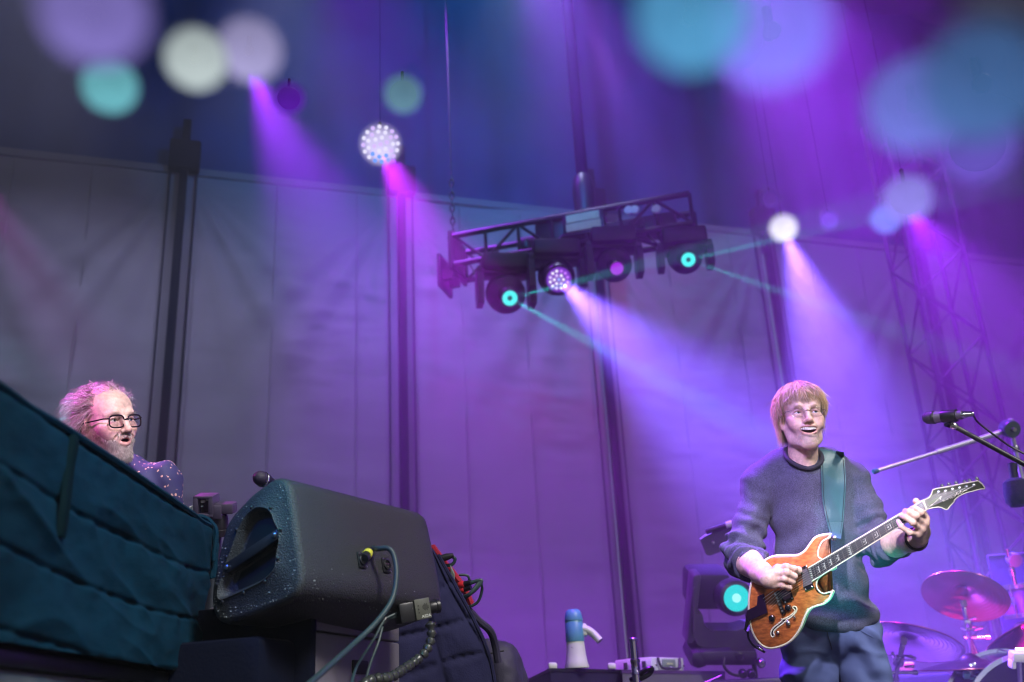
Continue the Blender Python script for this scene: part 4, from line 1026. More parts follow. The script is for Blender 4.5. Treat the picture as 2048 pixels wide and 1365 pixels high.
for n in (3, 5, 7, 9, 12, 15, 17, 19, 21, 24):
    a, c = ft[n - 1], ft[n]; q = lambda x, s: fb(a + (c - a) * x, s, .0007)
    m = MB(); wd = .0014
    if n in (12, 24):
        for s in (.18, .34, .5, .66, .82): m.tube([q(.25, s), q(.8, s - .07)], .0018, 4)
    else:
        m.tube([q(.72, .28), q(.28, .28), q(.28, .72), q(.72, .72)], .0013, 4); m.tube([q(.5, .5), q(.72, .5)], .0012, 4)
    m.build('inlay', M_pearl, gt)
# strings
tail = [g5(x, y, .018) for x, y in ((545, 740), (556, 760), (566, 780), (576, 798), (586, 812), (596, 826))]
for k in range(6):
    s = .12 + .76 * k / 5
    m = MB(); m.tube([tail[k] + (0 * nG), fb(1.25, s, .012), fb(1, s, .007), fb(.5, s, .006), fb(0, s, .0045)], .00085 if k < 3 else .0006, 5); m.build('string', M_nickel, gt)
# pickups
def quad_box(pts, o0, o1, name, m__, bev=None):
    m = MB(); m.prism([g5(x, y, o1) for x, y in pts], nG * (o0 - o1)); return m.build(name, m__, gt, smooth=False)
quad_box([(822, 512), (870, 488), (928, 655), (862, 684)], .001, .008, 'pickup_ring', M_gblack)
quad_box([(838, 527), (872, 512), (915, 625), (846, 655)], .004, .012, 'pickup_cover', mat('pickup_pearl', (.5, .42, .48), .12, .8))
quad_box([(640, 690), (745, 655), (775, 740), (708, 778)], .001, .008, 'pickup_ring', M_gblack)
quad_box([(668, 692), (738, 668), (755, 732), (705, 752)], .004, .012, 'pickup_cover', mat('pickup_dark', (.18, .10, .2), .15, .8))
for x, y in ((848, 530), (875, 500), (868, 672), (915, 650), (715, 765), (765, 735)):
    m = MB(); m.lathe([(.0025, .0), (.0025, .0095), (0, .0105)], g5(x, y, 0), nG, 8); m.build('pickup_screw', M_nickel, gt)
quad_box([(628, 690), (648, 684), (712, 848), (690, 862)], .001, .014, 'bridge', M_gblack)
for k in range(6):
    m = MB(); x, y = 640 + k * 10, 708 + k * 25; m.box(g5(x, y, .017), .006, .006, .005, basis(nG)); m.build('saddle', M_nickel, gt)
quad_box([(505, 722), (550, 702), (578, 845), (520, 870), (440, 905), (418, 890), (424, 830), (500, 790)], .002, .016, 'tailpiece', mat('tailpiece_violet_black', (.03, .012, .05), .2, .5))
m = MB(); m.prism([g5(x, y, .012) for x, y in ((424, 860), (448, 850), (450, 900), (418, 990), (405, 970))], -nG * .05); m.build('tail_hinge', M_gblack, gt, smooth=False)
# f-hole
fh = [(790, 800), (776, 798), (768, 808), (778, 818), (786, 826), (775, 845), (748, 868), (715, 886), (690, 895), (680, 890), (688, 905), (650, 935), (622, 960), (606, 985), (604, 1008), (614, 1024), (628, 1022), (632, 1008), (624, 1000), (630, 980), (655, 955), (690, 930), (712, 912), (722, 918), (718, 900), (748, 884), (778, 858), (796, 832), (798, 812)]
fo = closed_curve([g5(x, y, .0022) for x, y in fh], 90)
m = MB(); m.prism([p + nG * .0006 for p in fo], -nG * .0015); m.build('f_hole', mat('f_hole_dark', (.004, .003, .003), .9), gt, smooth=False)
m = MB(); m.tube(fo + [fo[0], fo[1]], .0022, 5, caps=False); m.build('f_hole_binding', M_cream, gt)
for (x, y, r, mm_) in ((735, 806, .0095, M_gblack), (615, 884, .0095, M_gblack), (738, 920, .0075, M_nickel), (660, 990, .0055, M_nickel), (785, 876, .0045, M_nickel)):
    m = MB(); m.lathe([(r * 1.1, .001), (r, .004), (r * .9, .014), (r * .5, .016), (0, .016)], g5(x, y, 0), nG, 16); m.build('knob', mm_, gt)
# headstock
hs_ = [(385, 1020), (450, 995), (520, 980), (640, 960), (720, 975), (780, 1005), (822, 1022), (870, 1005), (920, 930), (1000, 850), (1012, 800), (1080, 740), (1180, 680), (1300, 632), (1400, 610), (1500, 580), (1600, 555), (1700, 545), (1690, 510), (1640, 440), (1580, 390), (1540, 370), (1200, 432), (900, 498), (600, 545), (515, 575), (492, 670), (440, 740), (312, 800)]
hp = [g6(x, y, .006) for x, y in hs_]
m = MB(); m.prism(hp, -nG * .014); m.build('headstock', mat('headstock_veneer', (.055, .062, .045), .3, var=.3, vscale=30), gt, smooth=False)
m = MB(); m.tube([p + nG * .0003 for p in hp] + [hp[0], hp[1]], .0019, 5, caps=False); m.build('headstock_binding', M_cream, gt)
for (x, y), (kx, ky) in zip([(655, 620), (810, 600), (970, 560), (1125, 525), (1280, 500), (1450, 465)], [(735, 488), (890, 455), (1055, 425), (1245, 398), (1360, 370), (1525, 325)]):
    m = MB(); m.lathe([(.0048, 0), (.0048, .003), (.003, .004), (.003, .010), (.0, .011)], g6(x, y, .006), nG, 14); m.build('tuner_post', M_chrome, gt)
    m = MB(); m.lathe([(.0, -.007), (.004, -.006), (.0055, 0), (.004, .006), (0, .007)], g6(kx, ky, -.002), g6(kx, ky) - g6(kx - 30, ky - 90), 12); m.tube([g6(kx, ky, -.002), g6(kx + 15, ky + 90, -.002)], .002, 6); m.build('tuner_key', M_chrome, gt)
for k, (x, y) in enumerate([(655, 620), (810, 600), (970, 560), (1125, 525), (1280, 500), (1450, 465)]):
    m = MB(); m.tube([fb(0, .12 + .76 * k / 5, .0045), g6(x, y + 18, .011)], .0006, 5); m.build('string', M_nickel, gt)
for st_ in ([(735, 805), (775, 840), (760, 800), (810, 825)], [(820, 800), (860, 790), (850, 765), (880, 790)], [(900, 740), (925, 770), (945, 735), (975, 765)], [(985, 735), (1020, 725), (1075, 620)], [(1040, 700), (1010, 690), (1060, 680)], [(1085, 690), (1100, 660), (1110, 695)], [(1160, 590), (1130, 650), (1170, 655), (1230, 600), (1305, 578)], [(700, 800), (690, 740), (718, 722)], [(410, 985), (560, 860), (700, 730)]):
    m = MB(); m.tube(curve([g6(x, y, .0066) for x, y in st_], 10), .0009, 4); m.build('script_stroke', M_pearl, gt)
m = MB(); m.prism([g6(x, y, .0064) for x, y in ((400, 880), (520, 800), (700, 720), (690, 770), (640, 830), (500, 900), (420, 950))], nG * .0005); m.build('truss_cover', mat('cover_green_black', (.10, .14, .05), .25), gt, smooth=False)
for x, y in ((370, 835), (415, 925)):
    m = MB(); m.sphere(g6(x, y, .007), .0016); m.build('cover_screw', M_nickel, gt)
# strap and cable
M_strapm = mat('leather_strap_teal_sheen', (.045, .12, .14), .3, bump=.0012, bscale=350, spec=.6)  # teal lamp reflection put into the strap's base colour
sbn = g5(1082, 282, .006)
m = MB(); m.lathe([(.007, 0), (.008, .003), (.006, .005), (.004, .006), (0, .0065)], onG(1668, 1077, .012), nG, 16); m.build('strap_button', M_nickel, gt)
gc = thing('guitar_cable', g5(470, 1090, -.02), 'black cable plugged into the lower edge of the guitar body', 'cable')
m = MB(); m.tube(curve([g5(432, 985, -.02), g5(440, 1040, -.02), g5(475, 1090, -.02), g5(525, 1122, -.02), g5(560, 1140, -.015)], 24), .0036, 8); m.build('lead', M_blackplastic, gc)
m = MB(); m.lathe([(.003, 0), (.0055, .003), (.0055, .018), (.003, .022)], g5(500, 1100, -.018), g5(570, 1140, -.01) - g5(500, 1100, -.018), 12); m.build('plug', M_nickel, gc)
# ------------------------------------------------------------------ people
def skin_mat(name, rough=.48):
    m, t, b = nodes_of(name); N = t.nodes.new; L = t.links.new
    a = N('ShaderNodeAttribute'); a.attribute_name = 'col'; tc = N('ShaderNodeTexCoord')
    n = N('ShaderNodeTexNoise'); n.inputs['Scale'].default_value = 90; n.inputs['Detail'].default_value = 4; L(tc.outputs['Object'], n.inputs['Vector'])
    r = N('ShaderNodeMapRange'); r.inputs[1].default_value = .3; r.inputs[2].default_value = .7; r.inputs[3].default_value = .80; r.inputs[4].default_value = 1.15; L(n.outputs['Fac'], r.inputs[0])
    mx = N('ShaderNodeMix'); mx.data_type = 'RGBA'; mx.blend_type = 'MULTIPLY'; mx.inputs[0].default_value = 1; L(a.outputs['Color'], mx.inputs[6]); L(r.outputs[0], mx.inputs[7]); L(mx.outputs[2], b.inputs['Base Color'])
    b.inputs['Roughness'].default_value = rough; b.inputs['Subsurface Weight'].default_value = .12; b.inputs['Subsurface Radius'].default_value = (.012, .005, .003); b.inputs['Subsurface Scale'].default_value = .6
    n2 = N('ShaderNodeTexNoise'); n2.inputs['Scale'].default_value = 260; L(tc.outputs['Object'], n2.inputs['Vector'])
    bp = N('ShaderNodeBump'); bp.inputs['Distance'].default_value = .0006; L(n2.outputs['Fac'], bp.inputs['Height']); L(bp.outputs[0], b.inputs['Normal'])
    return m
M_skin = skin_mat('skin')
M_hair = mat('hair', (.3, .2, .1), .42, attr='col')
M_eye = mat('eyeball', (.8, .78, .76), .15, attr='col')
M_teeth = mat('teeth', (.92, .90, .84), .2)
M_gum = mat('mouth_inside', (.10, .015, .02), .5)
def head_frame(origin, face, up=ZUP, tilt=0.0, sc=1.0):
    Y = -Vector(face).normalized(); Z = (Vector(up) - Y * Vector(up).dot(Y)).normalized(); X = Y.cross(Z)
    if tilt: q = Quaternion(Y, tilt); X = q @ X; Z = q @ Z
    A = np.array([list(X), list(Y), list(Z)], dtype=np.float32) * sc
    return lambda p: (np.asarray(p, dtype=np.float32) @ A + np.array(list(origin), dtype=np.float32)), A
def head_sdf(mouth='smile', jaw_w=1.0, old=0.0):
    s = SDF((-.105, -.135, -.215), (.105, .125, .145), .0023)
    s.ell((0, .014, .046), (.075, .094, .082), .02)
    s.ell((0, -.020, -.030), (.0590, .068, .090), .03)
    s.ell((0, -.042, .046), (.058, .045, .046), .03)
    for e in (-1, 1):
        s.chain([(e * .056 * jaw_w, .012, -.040), (e * .043 * jaw_w, -.016, -.084), (e * .017 * jaw_w, -.070, -.113)], [.014, .013, .014], .03)
        s.ell((e * .044, -.060, -.020), (.024, .026, .020), .03)
        s.ell((e * .034, -.070, -.042), (.018, .020, .018), .02)
    s.ell((0, -.078, -.110), (.020, .019, .017), .025)
    s.ell((0, -.066, -.064), (.033, .031, .032), .025)
    for e in (-1, 1):
        s.chain([(e * .010, -.088, .021), (e * .028, -.087, .028), (e * .047, -.070, .022)], [.0075, .0085, .006], .018)
    for e in (-1, 1): s.ell((e * .0315, -.098, .003), (.0185, .018, .0115), .014, 's')
    s.chain([(0, -.088, .020), (0, -.098, .000), (0, -.112, -.027)], [.0075, .0080, .0105], .014)
    s.ell((0, -.113, -.030), (.0115, .0105, .0095), .008)
    for e in (-1, 1):
        s.ell((e * .0135, -.101, -.034), (.0075, .0095, .0075), .007)
        s.ell((e * .0062, -.110, -.0425), (.0036, .005, .0035), .004, 's')
        # eyelids over the eyeballs
        ec = np.array((e * .0315, -.0745, .003))
        up_ = [ec + .0132 * np.array((math.sin(a) * 1.12, -math.cos(a) * .93, (.66 if e else .66) * math.cos(a * 1.15))) for a in np.linspace(-1.15, 1.15, 9)]
        lo_ = [ec + .0132 * np.array((math.sin(a) * 1.10, -math.cos(a) * .93, -.60 * math.cos(a * 1.15) - .04)) for a in np.linspace(-1.15, 1.15, 9)]
        s.chain(up_, [.0024, .0027, .003, .003, .003, .003, .003, .0027, .0024], .0035)
        s.chain(lo_, [.0022, .0024, .0026, .0026, .0026, .0026, .0026, .0024, .0022], .0035)
        s.chain([ec + np.array((-e * .006, -.014, -.013)), ec + np.array((e * .010, -.010, -.0125))], [.0035, .003], .01)
    if mouth == 'smile':
        s.ell((0, -.094, -.0640), (.0335, .027, .0145), .006, 's')
        s.chain([(-.0380, -.079, -.0480), (-.020, -.0945, -.0500), (0, -.1000, -.0510), (.020, -.0945, -.0500), (.0380, -.079, -.0480)], [.0022, .0028, .0031, .0028, .0022], .005)
        s.chain([(-.0378, -.079, -.0495), (-.024, -.0920, -.0735), (0, -.0975, -.0825), (.024, -.0920, -.0735), (.0378, -.079, -.0495)], [.0022, .0036, .0042, .0036, .0022], .005)
        for e in (-1, 1):
            s.ell((e * .043, -.066, -.040), (.016, .018, .016), .014)
    else:
        s.ell((0, -.092, -.0650), (.0150, .022, .0075), .006, 's')
        s.chain([(-.0215, -.085, -.0640), (-.012, -.0975, -.0555), (0, -.1010, -.0530), (.012, -.0975, -.0555), (.0215, -.085, -.0640)], [.0028, .0036, .0040, .0036, .0028], .005)
        s.chain([(-.0215, -.085, -.0650), (-.013, -.0945, -.0745), (0, -.0985, -.0775), (.013, -.0945, -.0745), (.0215, -.085, -.0650)], [.003, .0048, .0058, .0048, .003], .005)
        for e in (-1, 1): s.chain([(e * .019, -.0985, -.036), (e * .031, -.088, -.052), (e * .034, -.078, -.070)], [.002, .0026, .002], .006, 's')
    for e in (-1, 1):
        s.ell((e * .0765, .014, -.008), (.0085, .0185, .0310), .008, ax=[[1, e * .25, 0], [-e * .25, 1, .2], [0, -.2, 1]])
        s.ell((e * .0845, .010, -.003), (.0060, .0100, .0170), .004, 's')
        s.ell((e * .0745, .006, -.034), (.0065, .0085, .0095), .006)
    s.chain([(0, .022, -.06), (0, .042, -.12), (0, .068, -.215)], [.051, .048, .054], .03)
    s.ell((0, -.006, -.135), (.011, .013, .015), .02)
    V, Q = s.mesh(); V = relax(V, Q, 1, .4)
    return V, Q
def face_cols(V, skin, lip, mouth):
    C = np.tile(np.array(skin, dtype=np.float32), (len(V), 1)); x, y, z = V[:, 0], V[:, 1], V[:, 2]
    def blend(mask, c): C[:] = C * (1 - mask[:, None]) + np.array(c, dtype=np.float32) * mask[:, None]
    g = lambda c, r: np.exp(-(((V - np.array(c)) / np.array(r)) ** 2).sum(1))
    red = np.array(skin) * np.array((1.05, .72, .70))
    for e in (-1, 1): blend(.55 * g((e * .045, -.075, -.025), (.025, .03, .022)), red); blend(.5 * g((e * .08, .014, -.008), (.012, .03, .04)), red)
    blend(.6 * g((0, -.115, -.03), (.016, .02, .014)), red)
    for e in (-1, 1): blend(.35 * g((e * .0315, -.09, .003), (.02, .02, .014)), np.array(skin) * np.array((.72, .55, .55)))
    mz = -.0640 if mouth == 'smile' else -.065; hw_, hh = (.038, .0195) if mouth == 'smile' else (.027, .018)
    lipm = np.clip(1.6 - ((x / hw_) ** 2 + ((z - mz) / hh) ** 2) * 1.5, 0, 1) * (y < -.075)
    blend(lipm * .8, lip)
    inm = np.clip(1.5 - ((x / (hw_ * .82)) ** 2 + ((z - mz) / (hh * .66)) ** 2) * 1.5, 0, 1) * (y > -.0945) * (y < -.05)
    blend(np.clip(inm * 1.5, 0, 1), (.06, .012, .015))
    return C, blend
def eyes_mesh(tr, parent, gaze, iris):
    for e in (-1, 1):
        ec = np.array((e * .0315, -.0745, .003)); g = np.array(gaze, dtype=float); g /= np.linalg.norm(g)
        m = MB(); n_, mm = 24, 18; prof = [(.0124 * math.sin(math.pi * i / mm), .0124 * math.cos(math.pi * i / mm)) for i in range(mm + 1)]
        m.lathe(prof, (0, 0, 0), g, n_, caps=False); v = np.array(m.v); a = np.degrees(np.arccos(np.clip((v @ g) / (np.linalg.norm(v, axis=1) + 1e-9), -1, 1)))
        c = np.tile(np.array((.78, .74, .72)), (len(v), 1)); c[a < 29] = iris; c[a < 12] = (.004, .004, .005)
        v = v * (1 + .04 * np.exp(-(a[:, None] / 18) ** 2))
        mk('eye', tr(v + ec), m.f, M_eye, parent, cols=c)
def teeth_mesh(tr, parent, z0, n=8, wid=.021, lower=False, y0=-.0885):
    m = MB()
    for k in range(n):
        x = -wid + (k + .5) * 2 * wid / n; yy = y0 + (x / .03) ** 2 * .012
        m.box((x, yy + .003, z0 + abs(x) * .10), 2 * wid / n * .95, .006, .0128 - abs(x) * .16, None, bev=.0016)
    mk('teeth', tr(np.array(m.v)), m.f, M_teeth, parent)
def project_out(p, c, r):
    q = (p - c) / r; k = np.linalg.norm(q, axis=-1, keepdims=True); return np.where(k < 1, c + q / np.maximum(k, 1e-6) * r, p)
rsP = np.random.RandomState(21)

# ======================= guitarist
gp = thing('person', Vector((*P(1660, 1330, 3.45).xy, 0)), 'smiling man with straight reddish blond hair in a dark sweater playing a brown guitar', 'person')
HO = P(1603, 837, 3.33)
GF = dcam(-.06, .29, .95)
trg, Ag = head_frame(HO, GF, UP + RIGHT * .0, R(-3), .875)
V, Q = head_sdf('smile', .98)
SK = (.70, .49, .40)
C, blend = face_cols(V, SK, (.50, .20, .17), 'smile')
x, y, z = V[:, 0], V[:, 1], V[:, 2]
be = np.clip((-.050 - z) / .02, 0, 1) * np.clip((.02 - y) / .03, 0, 1) * np.clip((z + .135) / .02, 0, 1) * (1 - np.clip(1.8 - ((x / .036) ** 2 + ((z + .0635) / .022) ** 2) * 1.6, 0, 1))
blend(.16 * be, (.50, .42, .37))
hm_ = np.clip((z - .060) / .012, 0, 1) * (y < -.02) + np.clip((z + .01 - .0 * y) / .02, 0, 1) * (y > -.02) + np.clip((y - .03) / .02, 0, 1) * (z > -.10)
blend(np.clip(hm_, 0, 1) * .9, (.42, .24, .11))
for e in (-1, 1):
    brow = np.exp(-((z - .027 + .3 * (np.abs(x) - .03) ** 2 / .01) / .0035) ** 2) * np.exp(-((x - e * .031) / .014) ** 4) * (y < -.06); blend(brow * .6, (.35, .20, .10))
headV, headQ, headC = trg(V), Q, C
# hands: chains of joints
def limb_sdf(lo, hi, h=.003):
    lo = np.array(lo, dtype=float); hi = np.array(hi, dtype=float); return SDF(np.minimum(lo, hi), np.maximum(lo, hi), h)
gA_ = lambda p: np.array(list(p))
G5 = lambda x, y, o: gA_(g5(x, y, o))
z4 = lambda x, y: (1380 + x / 3.792, 740 + y / 3.792)
G4 = lambda x, y, o: gA_(onG(*z4(x, y), o))
def bounds(pts, pad): pts = np.array(pts); return pts.min(0) - pad, pts.max(0) + pad
# picking hand
wr = G5(585, 592, .060); el_r = gA_(P(1482, 1112, 3.30)); fa = G5(440, 510, .075)
fing = [[G5(655, 512, .058), G5(722, 500, .064), G5(782, 515, .050), G5(806, 540, .030)],
        [G5(645, 552, .064), G5(722, 545, .072), G5(782, 572, .052), G5(770, 590, .034)],
        [G5(634, 596, .064), G5(706, 590, .072), G5(766, 612, .050), G5(748, 628, .032)],
        [G5(625, 636, .058), G5(690, 640, .066), G5(745, 656, .048), G5(728, 668, .032)]]
thumb = [G5(600, 560, .045), G5(690, 545, .036), G5(760, 535, .028), G5(815, 522, .026)]
allp = [wr, el_r] + [p for f in fing for p in f] + thumb
lo, hi = bounds(allp, .05); s = SDF(lo, hi, .0026)
s.chain([el_r, el_r + (wr - el_r) * .35, el_r + (wr - el_r) * .75, wr], [.041, .041, .033, .027], .02, flat=None)
for f, r in zip(fing, (.0088, .0092, .0088, .0078)):
    s.cap(wr + (f[0] - wr) * .25, f[0], .018, .0112, .012)
    s.chain(f, [r * 1.15, r * 1.05, r, r * .86], .004)
    s.ell(f[0] + gA_(nG) * .003, (.010, .010, .010), .008); s.ell(f[1], (r * 1.12,) * 3, .004)
s.chain([wr] + thumb, [.022, .017, .013, .0115, .0095], .012)
Vr, Qr = s.mesh()
# fretting hand
wl = gA_(onG(1836, 1078, -.050)); el_l = gA_(P(1764, 1092, 3.28))
fl_ = [[G4(1784, 1128, -.002), G4(1752, 1082, .030), G4(1712, 1055, .032), G4(1682, 1052, .014)],
       [G4(1778, 1165, .000), G4(1712, 1108, .036), G4(1662, 1078, .036), G4(1632, 1072, .014)],
       [G4(1752, 1208, .000), G4(1690, 1158, .036), G4(1635, 1118, .036), G4(1606, 1108, .016)],
       [G4(1722, 1245, -.004), G4(1668, 1235, .028), G4(1604, 1190, .032), G4(1580, 1150, .016)]]
th = [G4(1772, 1230, -.045), G4(1775, 1130, -.050), G4(1745, 1040, -.042), G4(1716, 998, -.022)]
allp = [wl, el_l] + [p for f in fl_ for p in f] + th
lo, hi = bounds(allp, .05); s = SDF(lo, hi, .0026)
s.chain([el_l, el_l + (wl - el_l) * .4, el_l + (wl - el_l) * .8, wl], [.042, .040, .032, .027], .02)
for f, r in zip(fl_, (.0088, .0092, .0088, .0078)):
    s.cap(wl + (f[0] - wl) * .3, f[0], .018, .0116, .012)
    s.chain(f, [r * 1.15, r * 1.05, r, r * .86], .004); s.ell(f[0], (.0115,) * 3, .008); s.ell(f[1], (r * 1.12,) * 3, .004)
s.chain([wl + (th[0] - wl) * .4] + th, [.020, .017, .014, .012, .0100], .012)
Vl, Ql = s.mesh()
def hand_cols(V, fingers):
    C = np.tile(np.array(SK, dtype=np.float32), (len(V), 1)) * (.95 + .1 * (fbm(V * 45, 2) - .4)[:, None])
    for f in fingers:
        for j in (0, 1, 2):
            k = np.exp(-((np.linalg.norm(V - f[j], axis=1)) / .011) ** 2)[:, None] * .4; C = C * (1 - k) + np.array(SK) * np.array((1.0, .78, .74)) * k
    return C
# inner torso so the body reads as one figure under the clothes
hipc = gA_(P(1664, 1235, 3.33)); chest = gA_(P(1622, 1010, 3.37)); nk = gA_(P(1606, 930, 3.36))
s = SDF(np.minimum(hipc, nk) - .3, np.maximum(hipc, nk) + .3, .014)
s.chain([nk + gA_(FWD)*.02, chest + gA_(FWD)*.03, hipc], [.045, .07, .07], .05)
Vt, Qt = s.mesh()
parts_ = [(headV, headQ, headC), (Vr, Qr, hand_cols(Vr, fing)), (Vl, Ql, hand_cols(Vl, fl_)), (Vt, Qt, np.tile(np.array(SK), (len(Vt), 1)))]
def joinparts(ps):
    o = 0; vv_, qq_, cc_ = [], [], []
    for v, q, c in ps: vv_.append(v); qq_.append(q + o); cc_.append(c); o += len(v)
    return np.concatenate(vv_), np.concatenate(qq_), np.concatenate(cc_)
V_, Q_, C_ = joinparts(parts_)
mk('body', V_, Q_, M_skin, gp, angle=None, cols=C_)
eyes_mesh(trg, gp, (.25, -1, .22), (.10, .16, .22)); teeth_mesh(trg, gp, -.0595, 8, .0290, y0=-.0965)
m = MB()
for f in fing[:0]: pass
# hair
HC = np.array((0, .012, .040)); HR = np.array((.0815, .101, .0905))
def hair_bowl(n, rs):
    paths, cols, wid = [], [], []
    Sg = 12
    for i in range(n):
        ph = rs.uniform(-math.pi, math.pi)             # 0 = front (-y)
        fr = math.cos(ph)
        side = abs(math.sin(ph))
        if fr > .50: zend = .062 + rs.normal() * .012 + .034 * (rs.rand() ** 2) + .026 * math.exp(-((ph - .22) / .16) ** 2) + (-.016 * min(1, abs(ph) / .8) if ph < 0 else -.006)
        elif fr > -.34: zend = .016 + rs.normal() * .012 + max(0, fr - .22) * .16
        else: zend = -.058 + rs.normal() * .016 + max(0, fr + .45) * .12
        ck = round(ph / .15); hc1 = math.sin(ck * 12.9898) * 43758.5453 % 1; hc2 = math.sin(ck * 78.233) * 12543.123 % 1
        zend += (hc1 - .5) * .040 * (1 if fr < .5 else .8)
        z0 = .1305 - (1 - rs.rand() ** .8) * .075 * (1 if fr < .5 else .35)
        offs = .003 + .013 * rs.rand() ** .8
        ztop = min(z0, HC[2] + HR[2] * .995)
        zs = ztop + (zend - ztop) * np.linspace(0, 1, Sg) ** 1.15
        phs = ph + (rs.normal() * .24 + (.32 if fr > .3 else .0) * math.sin(ph * 1.0 + .5)) * np.linspace(0, 1, Sg) ** 1.4
        phs = phs + (ck * .15 + (hc2 - .5) * .16 - ph) * .85 * np.linspace(0, 1, Sg) ** 1.6
        k = np.clip((zs - HC[2]) / HR[2], -1, 1); rad = np.sqrt(np.clip(1 - np.where(k > 0, k, k * .45) ** 2, 0.0, 1))
        bulge = 1 + (offs / .09) + (hc2 - .25) * .16 * np.linspace(0, 1, Sg) ** 2.2 * (1 if fr < .5 else .5)
        px = HC[0] + np.sin(phs) * HR[0] * rad * bulge; py = HC[1] - np.cos(phs) * HR[1] * rad * bulge
        p = np.stack([px, py, zs + offs * (k > 0) * k], -1)
        # parting: the crown whorl lies a little back
        p[:, 1] += .018 * np.clip((zs - .09) / .04, 0, 1)
        if fr < -.2: p[-3:, 1] += np.array((.0, .004, .010)) * (rs.rand() - .2)
        p += np.cumsum(rs.normal(size=(Sg, 3)) * .0012, 0)
        if rs.rand() < .10: p += (np.array((rs.normal(), rs.normal() - .3, rs.rand())) * .010)[None] * (np.linspace(0, 1, Sg)[:, None] ** 2)
        paths.append(p)
        t_ = rs.rand(); c = np.array((.70, .46, .24)) * (.50 + .80 * t_) if rs.rand() < .65 else np.array((.88, .72, .48))
        c = c * (.62 + .62 * hc2)
        cols.append(c); wid.append(.0005 + .0008 * rs.rand())
    return np.array(paths), np.array(wid), np.array(cols)
hp_, hw2, hc_ = hair_bowl(8500, rsP)
V, Q, C = strands(trg(hp_.reshape(-1, 3)).reshape(hp_.shape), hw2, hc_)
mk('hair', V, Q, M_hair, gp, angle=None, cols=C)
def beard(Vh, Qh, mask, n, ln, tr, colf, rs, down=.6, curl=.0):
    Nn = vnormals(Vh, Qh); idx = np.nonzero(mask > .25)[0]; idx = idx[rs.rand(len(idx)) < mask[idx]]; idx = rs.choice(idx, min(n, len(idx)), replace=False)
    P0 = Vh[idx]; N0 = Nn[idx]
    if (N0[:, 1] * (P0[:, 1])).sum() < 0: N0 = -N0
    L_ = ln * (.6 + .8 * rs.rand(len(idx)))[:, None]; D = N0 * .7 + np.array((0, -.1, -down)) + rs.normal(size=N0.shape) * .25; D /= np.linalg.norm(D, axis=1, keepdims=True)
    Sg = 5; pt = []
    for k in range(Sg):
        u = k / (Sg - 1); pt.append(P0 - N0 * .001 + D * L_ * u + np.array((0, 0, -1)) * L_ * .35 * u * u + np.sin(u * 5 + idx[:, None]) * curl * u)
    pt = np.stack(pt, 1); return strands(tr(pt.reshape(-1, 3)).reshape(pt.shape), .0004 + .0004 * rs.rand(len(idx)), colf(len(idx), P0))
hv, hq = head_sdf('smile', .98)
x, y, z = hv[:, 0], hv[:, 1], hv[:, 2]
bm = np.clip((-.052 - z) / .02, 0, 1) * np.clip((.005 - y) / .03, 0, 1) * np.clip((z + .125) / .02, 0, 1) * (1 - np.clip(1.9 - ((x / .036) ** 2 + ((z + .0635) / .0225) ** 2) * 1.5, 0, 1))
bm = np.clip(bm * (.22 + .9 * np.exp(-(x / .026) ** 2)) * np.clip((-.068 - z) / .02 + .25, 0, 1), 0, 1)
V, Q, C = beard(hv, hq, bm, 900, .0042, trg, lambda n, p: np.array((.58, .47, .40))[None] * (.6 + .5 * rsP.rand(n, 1)), rsP)
mk('beard', V, Q, M_hair, gp, angle=None, cols=C)
# rimless glasses
M_wire = mat('glasses_wire', (.5, .45, .4), .25, 1.0)
def glass_mat():
    m = bpy.data.materials.new('spectacle_lens'); m.use_nodes = True; t = m.node_tree; t.nodes.clear(); N = t.nodes.new; L = t.links.new
    o = N('ShaderNodeOutputMaterial'); mx = N('ShaderNodeMixShader'); tr_ = N('ShaderNodeBsdfTransparent'); gl = N('ShaderNodeBsdfGlossy'); gl.inputs['Roughness'].default_value = .03
    tr_.inputs[0].default_value = (.96, .96, .97, 1); mx.inputs[0].default_value = .025
    L(tr_.outputs[0], mx.inputs[1]); L(gl.outputs[0], mx.inputs[2]); L(mx.outputs[0], o.inputs[0]); return m
M_lensg = glass_mat()
def W3(tr, pts): return [Vector(p) for p in tr(np.array(pts, dtype=np.float32))]
def glasses(tr, parent_label, rim_r, m_rim, hw_, hh, zc_, square, name='glasses', y_=-.106):
    t = thing(name, Vector(tr(np.array([(0, -.11, 0)]))[0]), parent_label, 'glasses')
    for e in (-1, 1):
        c = np.array((e * .0335, y_, zc_)); pts = []
        for a in np.linspace(0, 2 * math.pi, 33):
            ca, sa = math.cos(a), math.sin(a); ex = square
            xx = hw_ * math.copysign(abs(ca) ** ex, ca); zz = hh * math.copysign(abs(sa) ** ex, sa) - (.0 if sa > 0 else .002)
            pts.append(c + np.array((xx, abs(xx + e * .0335 * 0) * .10 + (.004 if e * xx > 0 else 0) * abs(xx) / hw_, zz)))
        m = MB(); m.tube(W3(tr, pts), rim_r, 6, caps=False); m.build('rim', m_rim, t)
        m = MB(); w = W3(tr, pts[:-1]); f_ = Vector(tr(np.array([(0, 1, 0)]))[0] - tr(np.array([(0, 0, 0)]))[0]); m.prism(w, f_ * .0012); m.build('lens', M_lensg, t, smooth=False)
        m = MB(); m.tube(W3(tr, [c + np.array((e * hw_, .004, hh * .45)), (e * .072, -.085, zc_ + hh * .5), (e * .0775, -.03, zc_ + .006), (e * .0805, .012, zc_ + .004), (e * .078, .03, zc_ - .014)]), max(rim_r * .9, .0009), 6); m.build('temple', m_rim, t)
    m = MB(); m.tube(W3(tr, curve([(-.0335 + hw_, y_ + .001, zc_ + .003), (0, y_ - .005, zc_ + .006), (.0335 - hw_, y_ + .001, zc_ + .003)], 8)), max(rim_r, .001), 6); m.build('bridge', m_rim, t)
    return t
